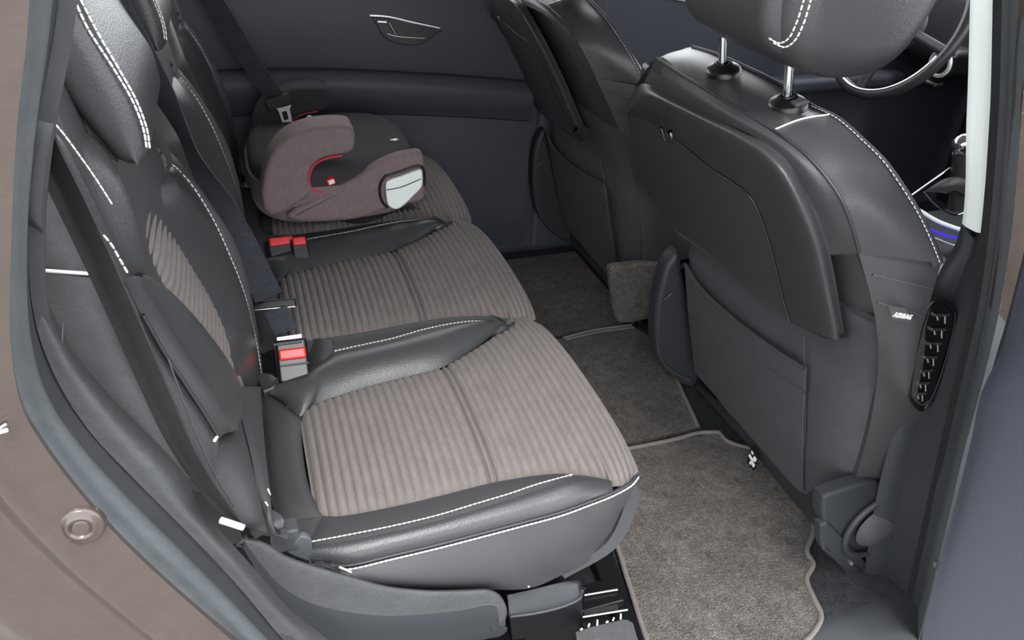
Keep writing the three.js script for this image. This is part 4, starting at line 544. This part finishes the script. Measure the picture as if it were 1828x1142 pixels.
// ---------- booster ----------
{
  const t = thing('booster_seat', 'brown and charcoal child booster cushion with curved arms by the closed door', 'booster seat');
  const ring = (y, s, ox = 0) => Array.from({ length: 41 }, (_, i) => { const a = i / 40 * Math.PI * 2, cx = -0.275 + ox, cz = -0.46, e = 0.62, c = Math.cos(a), d = Math.sin(a); return [cx + Math.sign(c) * Math.abs(c) ** e * 0.19 * s, y, cz + Math.sign(d) * Math.abs(d) ** e * 0.20 * s]; });
  const prof = [[0.405, 0.93], [0.415, 0.98], [0.45, 1.0], [0.49, 1.0]];
  mesh('booster_body', loft(prof.map(([y, s]) => ring(y, s)), { n: 81, m: 20, hint: UP, t: 0.006 }), M.boosterBrown, t, 'brown cloth sides');
  mesh('seat_pad', loft([[0.487, 1.0], [0.51, 0.985], [0.524, 0.93], [0.53, 0.8], [0.528, 0.4], [0.527, 0.02]].map(([y, s]) => ring(y, s)), { n: 81, m: 30, hint: UP, t: 0.004 }), M.boosterDark, t, 'charcoal cloth seat pad');
  // near side wall sweeping up towards the front, with the arm loop behind it
  const wall = [[-.4001,0.4281,-.262],[-.3891,0.4403,-.262],[-.3383,0.4644,-.262],[-.2877,0.4859,-.262],[-.2368,0.5087,-.262],[-.1956,0.5325,-.262],[-.16,0.5464,-.262],[-.1219,0.5523,-.262],[-.094,0.55,-.262],[-.0885,0.5098,-.262],[-.0895,0.469,-.262],[-.0969,0.4349,-.262],[-.1787,0.4227,-.262],[-.2441,0.4047,-.262],[-.3318,0.4065,-.262],[-.3859,0.4155,-.262]];
  mesh('side_wall', prismZ(wall, -0.285, 0.035, 0.012), M.boosterBrown, t, 'brown cloth side');
  const horn = [[-.4463,0.4521,-.25],[-.4459,0.4898,-.25],[-.4347,0.5307,-.25],[-.4187,0.5664,-.25],[-.395,0.5937,-.25],[-.3646,0.613,-.25],[-.3237,0.6232,-.25],[-.2775,0.6247,-.25],[-.2452,0.6188,-.25],[-.2392,0.6037,-.25],[-.2408,0.5815,-.25],[-.2493,0.5646,-.25],[-.276,0.5593,-.25],[-.3071,0.5556,-.25],[-.3294,0.5437,-.25],[-.3405,0.527,-.25],[-.345,0.5056,-.25],[-.3397,0.4881,-.25],[-.3484,0.4733,-.25],[-.3766,0.455,-.25],[-.4082,0.4385,-.25],[-.4334,0.4347,-.25]];
  mesh('arm', prismZ(horn, -0.335, 0.085, 0.011), M.boosterBrown, t, 'brown cloth arm loop');
  const lining = [[-.2721,0.5558,-.262],[-.3058,0.5523,-.262],[-.3307,0.5405,-.262],[-.342,0.5224,-.262],[-.3454,0.5007,-.262],[-.3386,0.4856,-.262],[-.3199,0.4798,-.262]];
  mesh('arm_lining', loft([shift(lining, 0.003, 0, 0.008), shift(lining, 0.003, 0, -0.055)], { n: 30, m: 6, hint: [1, 0, 0], t: 0.004 }), M.redDeep, t, 'red belt guide');
  const horn2 = horn.map((p) => [p[0] - 0.01, p[1] - 0.012, 0]);
  mesh('arm', prismZ(horn2, -0.665, 0.075, 0.012), M.boosterDark, t, 'arm loop coloured dark for its shadow');  // far arm takes the dark pad cloth, its shadow put into the colour
  mesh('arm_lining', loft([shift(lining, -0.008, -0.012, -0.34), shift(lining, -0.008, -0.012, -0.39)], { n: 30, m: 6, hint: [1, 0, 0], t: 0.004 }), M.redDeep, t, 'red belt guide');
  const rb = [[-.2986,0.5001,-.262]][0]; mesh('red_button', [frame(rbox(0.02, 0.016, 0.016, 0.004), rb, [1, 0.25, 0], [0, 1, 0.2])], M.red, t, 'red belt guide button');
  mesh('button_face', frame(rbox(0.013, 0.01, 0.004, 0.001), [rb[0] + 0.001, rb[1], rb[2] + 0.008], [1, 0.25, 0], [0, 1, 0.2]), M.white, t, 'pale button face');
  const pl = [[-.1819,0.4833,-.243],[-.1762,0.4961,-.243],[-.1404,0.506,-.243],[-.1044,0.5159,-.243],[-.0982,0.51,-.243],[-.099,0.4778,-.243],[-.1164,0.4577,-.243],[-.1538,0.427,-.243],[-.1766,0.4351,-.243],[-.1818,0.459,-.243]];
  mesh('front_handle', prismZ(pl, -0.25, 0.012, 0.004), M.white, t, 'white plastic handle plate');
  mesh('handle_groove', tube([[-.1808,0.4762,-.2372],[-.149,0.4797,-.2372],[-.1012,0.4953,-.2372]], 0.0012, 20, 5), M.plasticGrey, t);
  mesh('handle_surround', tube([[-.1775,0.5082,-.246],[-.1909,0.4909,-.246],[-.1948,0.4658,-.246],[-.1885,0.4419,-.246],[-.1789,0.4298,-.246]], 0.003, 24, 6), M.blackPlastic, t);
  mesh('handle_surround', tube([[-.1776,0.5056,-.246],[-.1394,0.5153,-.246],[-.101,0.5224,-.246],[-.0923,0.511,-.246],[-.0918,0.4759,-.246]], 0.0026, 24, 6), M.blackPlastic, t);
  const e1 = [[-.1266,0.532,-.3982]][0]; each('cloth_tag', [place(rbox(0.014, 0.001, 0.012, 0.0004, 1), e1, 0, 0.5, 0), place(rbox(0.006, 0.001, 0.005, 0.0004, 1), [e1[0] - 0.009, e1[1], e1[2]], 0, 0.5, 0)], M.white, t, 'small white tag');
  const e2 = [[-.3141,0.5795,-.45]][0]; mesh('round_badge', place(new THREE.TorusGeometry(0.0055, 0.0016, 8, 20), e2, -0.6, 0, 0), M.white, t, 'small round white badge');
  mesh('base_flap', loft([[[-.4549,0.3747,-.3795],[-.3833,0.379,-.4035],[-.3222,0.3827,-.3608],[-.2394,0.3877,-.2978],[-.1674,0.392,-.328],[-.1031,0.3958,-.3101]], [[-.454,0.3688,-.3248],[-.374,0.3736,-.3713],[-.3132,0.3772,-.3325],[-.2355,0.3819,-.2845],[-.1586,0.3865,-.3056],[-.0919,0.3905,-.2997]]], { n: 30, m: 6, hint: UP, t: 0.006 }), M.boosterDark, t);
}
// ---------- belts and buckles ----------
{
  const b1 = thing('seat_belt', 'brownish black belt webbing hanging beside the wheel arch lining', 'seat belt', 'rear seat belts');
  mesh('webbing', ribbon([[-.5902,1.0259,0.738],[-.5914,0.9713,0.738],[-.5843,0.9223,0.738],[-.5771,0.8677,0.738],[-.5701,0.8093,0.738],[-.5634,0.747,0.738],[-.5546,0.6731,0.738],[-.5427,0.6177,0.738],[-.5265,0.5631,0.738]], 0.05, [[0.62, 0.1, 0.8], [0.62, 0.1, 0.8]], 0.0016, 70), M.webbing, b1);
  mesh('webbing_seam', tube([[-.5439,0.7721,0.745],[-.5386,0.7022,0.745],[-.5304,0.6373,0.745],[-.5192,0.5843,0.745]], 0.0008, 40, 5), M.plasticGrey, b1);
  mesh('anchor', bar([[-.5322,0.5837,0.758]][0], [[-.5137,0.5673,0.758]][0], 0.0034, 8), M.white, b1, 'white anchor sleeve');
  const b2 = thing('seat_belt', 'dark belt crossing the middle rear seat and clipped into its buckle', 'seat belt', 'rear seat belts');
  const c2 = [...[[-.5839,1.0197,0.3474],[-.577,0.9882,0.36],[-.5609,0.9151,0.318],[-.5453,0.844,0.2751]], ...[[-.5258,0.7554,0.2464],[-.5047,0.6593,0.1986],[-.4854,0.572,0.174],[-.4608,0.4601,0.1346]]];
  mesh('webbing', ribbon(c2, 0.048, [[1, 0.2, 0.5], [1, 0.3, 0.4], [0.6, 0.3, 0.8], [0.3, 0.4, 0.9], [0.9, 0.2, -0.2], [1, 0.1, -0.2]], 0.0016, 70), M.webbingBlue, b2);
  const q = [[-.4535,0.4379,0.1248]][0];
  mesh('belt_tongue', frame(rbox(0.075, 0.016, 0.012, 0.004), q, [1, 0, 0.1], [0, 0.7, -0.7]), M.blackPlastic, b2);
  mesh('tongue_edge', frame(rbox(0.07, 0.003, 0.004, 0.001), [q[0], q[1] - 0.003, q[2] + 0.009], [1, 0, 0.1], [0, 0.7, -0.7]), M.steel, b2);
  const d1 = [[-.4529,0.438,0.1424]][0], d2 = [[-.44,0.4137,0.1816]][0];
  mesh('webbing_loop', ribbon([d1, d2], 0.04, [1, 0, 0], 0.0016, 10), M.webbingBlue, b2);
  const k1 = [[-.4376,0.4138,0.2074]][0];
  mesh('latch_plate', frame(rbox(0.042, 0.014, 0.004, 0.001), k1, [1, 0, 0], [0, 0.7, -0.7]), M.steel, b2, 'steel latch plate');
  const k = thing('belt_buckle', 'black buckle with red button holding the middle belt', 'buckle', 'rear belt buckles');
  const p = [[-.4378,0.3988,0.2517]][0];
  mesh('buckle_body', frame(rbox(0.052, 0.075, 0.024, 0.006), p, [1, 0, 0.05], [0, 0.7, -0.7]), M.blackPlastic, k);
  mesh('release_button', frame(rbox(0.044, 0.019, 0.012, 0.004), [p[0] + 0.001, p[1] + 0.015, p[2] - 0.0], [1, 0, 0.05], [0, 0.7, -0.7]), M.red, k, 'red release button');
  each('buckle_edge', [frame(rbox(0.046, 0.003, 0.004, 0.001), [p[0] + 0.002, p[1] + 0.0035, p[2] + 0.014], [1, 0, 0.05], [0, 0.7, -0.7]), frame(rbox(0.046, 0.004, 0.004, 0.001), [p[0] - 0.004, p[1] + 0.030, p[2] - 0.012], [1, 0, 0.05], [0, 0.7, -0.7])], M.plasticGrey, k);
  mesh('buckle_boot', loft([[[-.3647,0.3721,0.1651],[-.3672,0.372,0.1988],[-.3762,0.3714,0.2218],[-.3903,0.3706,0.2338]], [[-.412,0.3352,0.0849],[-.4128,0.3352,0.1417],[-.4135,0.3351,0.195],[-.4138,0.3351,0.2155]]], { n: 16, m: 8, hint: UP, t: 0.004, bulge: 0.01 }), M.leatherMatte, k, 'soft dark buckle sleeve');
  for (const [nm, px] of [['belt_buckle', 0], ['belt_buckle', 1]]) {
    const kk = thing(nm, px ? 'smaller red-buttoned buckle beside the booster seat' : 'larger red-buttoned buckle between the middle seat and booster', 'buckle', 'rear belt buckles');
    const c = px ? [[-.3853,0.407,-.1674]][0] : [[-.4214,0.4048,-.1809]][0], w = px ? 0.028 : 0.05;
    mesh('buckle_body', frame(rbox(w + 0.008, 0.05, 0.022, 0.005), [c[0], c[1] - 0.016, c[2] + 0.008], [1, 0, -0.05], [0, 0.75, -0.6]), M.blackPlastic, kk);
    mesh('release_button', frame(rbox(w, 0.018, 0.012, 0.004), [c[0], c[1] + 0.004, c[2] + 0.004], [1, 0, -0.05], [0, 0.75, -0.6]), M.red, kk, 'red release button');
    mesh('buckle_edge', frame(rbox(w, 0.003, 0.004, 0.001), [c[0], c[1] - 0.006, c[2] + 0.014], [1, 0, -0.05], [0, 0.75, -0.6]), M.plasticGrey, kk);
  }
  const b3 = thing('seat_belt', 'belt with a silver tongue hanging behind the booster seat', 'seat belt', 'rear seat belts');
  mesh('webbing', ribbon([[-.5324,0.8824,-.6],[-.4887,0.8131,-.6],[-.4418,0.7091,-.6],[-.3794,0.5817,-.6]], 0.052, [1, 0.3, 0.5], 0.0016, 40), M.webbingBlue, b3);
  const a = [[-.3739,0.5789,-.59]][0]; mesh('tongue_grip', frame(rbox(0.062, 0.03, 0.014, 0.005), a, [1, 0.3, 0.1], [-0.3, 1, 0]), M.plastic, b3);
  const tg = [[-.3833,0.5699,-.585],[-.3427,0.5758,-.585],[-.3498,0.5609,-.585],[-.3467,0.5296,-.585],[-.3703,0.5241,-.585],[-.3768,0.5584,-.585]], th = [[-.3704,0.5566,-.585],[-.3568,0.5585,-.585],[-.3541,0.5358,-.585],[-.3666,0.5324,-.585]];
  mesh('belt_tongue', prismZ(tg, -0.587, 0.003, 0.0008, false, [th]), M.silver, b3, 'silver belt tongue');
}
// ---------- lower trim beside the near rear seat ----------
{
  const t = thing('seat_base_cover', 'long grey plastic cover at the base of the rear seat by the wheel arch', 'seat trim');
  const tp = [[-.5238,0.4905,0.7],[-.5033,0.4742,0.7],[-.4836,0.4443,0.7],[-.4537,0.4135,0.7],[-.4165,0.3809,0.7],[-.3698,0.3434,0.7],[-.3192,0.3157,0.7],[-.2654,0.2957,0.7],[-.2318,0.2837,0.7],[-.2141,0.2646,0.7],[-.2027,0.2287,0.7],[-.2058,0.1975,0.7]], bt = [[-.5217,0.4899,0.705],[-.508,0.4414,0.705],[-.4888,0.3939,0.705],[-.4602,0.3548,0.705],[-.4217,0.3235,0.705],[-.3732,0.2952,0.705],[-.3212,0.277,0.705],[-.2666,0.2641,0.705],[-.2344,0.2608,0.705],[-.2219,0.2532,0.705],[-.217,0.2285,0.705],[-.2162,0.205,0.705]];
  mesh('cover_ridge', loft([shift(tp, 0, -0.02, -0.02), tp, bt], { n: 70, m: 16, hint: [0, 0.5, 1], t: 0.01 }), M.plasticGrey, t);  // lighter plastic than the side, the ridge highlight is put into the colour
  const b3 = [[-.5223,0.4647,0.69],[-.5082,0.3846,0.69],[-.4892,0.3224,0.69],[-.4676,0.2639,0.69],[-.4272,0.2233,0.69],[-.3751,0.1994,0.69],[-.3199,0.1741,0.69],[-.2616,0.1611,0.69],[-.2272,0.1593,0.69],[-.2053,0.1565,0.69],[-.1969,0.1665,0.69],[-.1973,0.1761,0.69]];
  mesh('cover_side', loft([bt, b3], { n: 60, m: 10, hint: SIDE, t: 0.01, bulge: 0.004, ends: 0 }), M.plastic, t);
  const r = thing('seat_rail_cover', 'black plastic seat rail end cover beside the steel rail', 'rail cover');
  const ru = [[-.1717,0.1491,0.62],[-.13,0.1466,0.62],[-.0815,0.1447,0.62],[-.0455,0.1394,0.62]], rm = [[-.1737,0.1228,0.64],[-.1258,0.1128,0.64],[-.0771,0.1115,0.64],[-.0523,0.1217,0.64],[-.0516,0.1441,0.64]], rl = [[-.1661,0.058,0.64],[-.1114,0.0444,0.64],[-.0604,0.0374,0.64],[-.0413,0.0521,0.64]];
  mesh('cover_top', loft([ru, rm], { n: 24, m: 8, hint: [0, 1, 0.4], t: 0.008, bulge: 0.003 }), M.plastic, r);
  mesh('cover_front', loft([rm, rl], { n: 24, m: 8, hint: SIDE, t: 0.008 }), M.blackPlastic, r);
  mesh('cover_edge', tube(shift(rm, 0, 0.001, 0.001), 0.0026, 30, 6), M.plasticGrey, r, 'pale moulded edge');
  const s = thing('seat_rail', 'steel seat rail on the floor beside the large mat', 'seat rail');
  mesh('rail_channel', place(rbox(0.2, 0.02, 0.05, 0.003), [-0.06, 0.055, 0.605]), M.blackPlastic, s);
  const e = [[[-.0243,0.07,0.6038],[0.0352,0.07,0.6103]], [[-.0441,0.07,0.6423],[0.034,0.07,0.6519]]];
  for (const [p, q] of e) mesh('rail_edge', bar(p, q, 0.0025, 8), M.steel, s, 'bright steel edge');
  mesh('rail_plate', loft([[[-.0347,0.066,0.6287],[0.0241,0.066,0.6344]], [[-.0395,0.066,0.6374],[0.0221,0.066,0.6429]]], { n: 8, m: 4, hint: UP, t: 0.002 }), M.steel, s);
  const g = thing('sill_pad', 'grey plastic pad with a torn edge at the door sill', 'sill pad');
  mesh('pad', loft([[[-.0624,0.06,0.6589],[-.0297,0.06,0.6582],[0.0052,0.06,0.6602],[0.0279,0.06,0.6628],[0.0358,0.06,0.672]], [[-.0734,0.05,0.703],[-.0432,0.05,0.7125],[-.0129,0.05,0.722],[0.0131,0.05,0.7301],[0.0261,0.05,0.7342]]], { n: 20, m: 8, hint: UP, t: 0.01 }), M.plasticGrey, g);
  each('frayed_edge', [[-.0558,0.066,0.6609],[-.0413,0.066,0.66],[-.0258,0.066,0.6616],[-.0094,0.066,0.6612],[0.0027,0.066,0.6617],[0.0167,0.066,0.6627]].map((p, i) => bar(p, [p[0] + 0.004, p[1] + 0.002, p[2] - 0.004 * (i % 3)], 0.0016, 5)), M.white, g, 'white frayed fibre');
  const f = thing('floor_box', 'black floor trim between the rail and the large mat', 'floor trim');
  mesh('trim_block', [loft([[[0.0388,0.03,0.5128],[0.0773,0.03,0.5043],[0.0837,0.03,0.4784]], [[0.017,0.03,0.7181],[0.0443,0.03,0.6949],[0.0527,0.03,0.6888]]], { n: 14, m: 8, hint: UP, t: 0.02 }), place(rbox(0.4, 0.04, 0.2, 0.01), [-0.24, 0.03, 0.62])], M.blackPlastic, f);
  // child-seat anchor guide
  const i = thing('anchor_guide', 'grey plastic child seat anchor guide at the outer rear corner of the cushion', 'anchor guide');
  const c = [[-.4826,0.4038,0.63]][0];
  mesh('guide_block', frame(rbox(0.034, 0.032, 0.03, 0.004), c, [1, -0.1, 0], [0.1, 1, -0.2]), M.plasticGrey, i);
  mesh('guide_tab', prismZ([[-.4829,0.3894,0.645],[-.4647,0.4113,0.645],[-.4537,0.4055,0.645],[-.4516,0.3922,0.645],[-.4545,0.3633,0.645],[-.4658,0.3695,0.645],[-.4782,0.3825,0.645]], 0.636, 0.01, 0.003), M.rubber, i);
  mesh('anchor_wire', bar([[-.5029,0.4099,0.62]][0], [[-.4925,0.4054,0.62]][0], 0.0035, 8), M.steel, i, 'bright steel anchor wire');
}
// ---------- front of the cabin ----------
{
  const w = thing('steering_wheel', 'black steering wheel with bright inlays behind the passenger headrest', 'steering wheel');
  const Q = [[1.25,0.5612,-.4305]][0], u = new THREE.Vector3(0.42, 0.9, 0).normalize(), z = new THREE.Vector3(0, 0, 1), nrm = u.clone().cross(z), R = 0.2;
  const c = V(Q).addScaledVector(u, R), P = (a, r = R, o = 0) => c.clone().addScaledVector(u, Math.sin(a) * r).addScaledVector(z, Math.cos(a) * r).addScaledVector(nrm, o);
  mesh('rim', tube(Array.from({ length: 40 }, (_, i) => P(i / 40 * Math.PI * 2)), 0.016, 120, 14, true), M.leather, w);
  mesh('rim_inlay', tube(Array.from({ length: 16 }, (_, i) => P(-2.2 + i * 0.13, R - 0.006, -0.013)), 0.005, 40, 8), M.chrome, w, 'bright rim inlay');
  for (const a of [-0.15, Math.PI + 0.15, -Math.PI / 2]) mesh('spoke', bar(P(a, 0.05), P(a, R - 0.01), 0.014, 10), M.plastic, w);
  const hub = new THREE.LatheGeometry([[0, 0.03], [0.04, 0.028], [0.065, 0.015], [0.07, -0.02]].map((p) => new THREE.Vector2(...p)), 32);
  mesh('hub', frame(hub, c.toArray(), [0, 0, 1], nrm.clone().negate().toArray()), M.plastic, w);
  const col = thing('stalk_housing', 'steering column stalk housing beside the wheel', 'stalk');
  const s0 = [[1.5,0.6526,-.3627]][0]; each('housing', [place(rbox(0.1, 0.08, 0.08, 0.02), s0), place(rbox(0.04, 0.02, 0.1, 0.008), [s0[0] - 0.05, s0[1] - 0.06, s0[2] - 0.02])], M.blackPlastic, col);
  mesh('ring', place(new THREE.TorusGeometry(0.034, 0.006, 8, 32), [s0[0] - 0.055, s0[1], s0[2] + 0.01], 0, Math.PI / 2, 0), M.silver, col, 'silver ring');
  const cc = thing('centre_console', 'dark centre console with bright strips between the front seats', 'console');
  mesh('console_body', [place(rbox(0.9, 0.30, 0.22, 0.03), [1.14, 0.16, -0.03])], M.plastic, cc);
  mesh('bright_strip', tube([[1.0364,0.4378,0.09],[1.1142,0.3991,0.09],[1.2036,0.3654,0.09]], 0.006, 30, 8), M.white, cc, 'white trim strip');
  mesh('blue_strip', tube([[1.0838,0.3863,0.1],[1.1371,0.366,0.1],[1.1982,0.3475,0.1]], 0.0025, 24, 6), new THREE.MeshPhysicalMaterial({ color: 0x2a22ff, emissive: 0x2214ff, emissiveIntensity: 0.5, roughness: 0.4 }), cc, 'glowing blue light strip');
  mesh('lower_strip', tube([[1.1087,0.3618,0.1],[1.1573,0.3417,0.1],[1.2064,0.3227,0.1]], 0.002, 24, 6), M.silver, cc);
  const g = thing('gear_lever', 'gear lever with pale knob and black boot in the console', 'gear lever');
  const k0 = [[1.1912,0.5648,0.02]][0], k1 = [[1.2481,0.3921,0.02]][0];
  mesh('knob', place(new THREE.SphereGeometry(0.03, 24, 16).scale(1.1, 0.9, 0.9), [k0[0], k0[1], k0[2]]), M.chrome, g, 'bright knob cap');
  mesh('lever', [bar([k0[0], k0[1] - 0.02, k0[2]], k1, 0.02, 16)], M.leather, g);
  mesh('boot', new THREE.BufferGeometry().copy(loft([[[1.1161,0.4492,0.02],[1.1743,0.4793,0.02],[1.2698,0.452,0.02]], [[1.1561,0.4533,0.05],[1.1807,0.4583,0.05],[1.2264,0.4385,0.05]]], { n: 14, m: 8, hint: UP, t: 0.004, bulge: 0.02 })), M.leatherMatte, g);
  each('boot_frame', [tube([[1.1028,0.4329,0],[1.1503,0.4645,0],[1.1976,0.4959,0]], 0.0025, 20, 6), tube([[1.0871,0.4635,0.04],[1.1498,0.418,0.04],[1.227,0.3815,0.04],[1.2618,0.387,0.04]], 0.0025, 24, 6)], M.chrome, g, 'bright boot frame');
}

renderer.render(scene, camera);
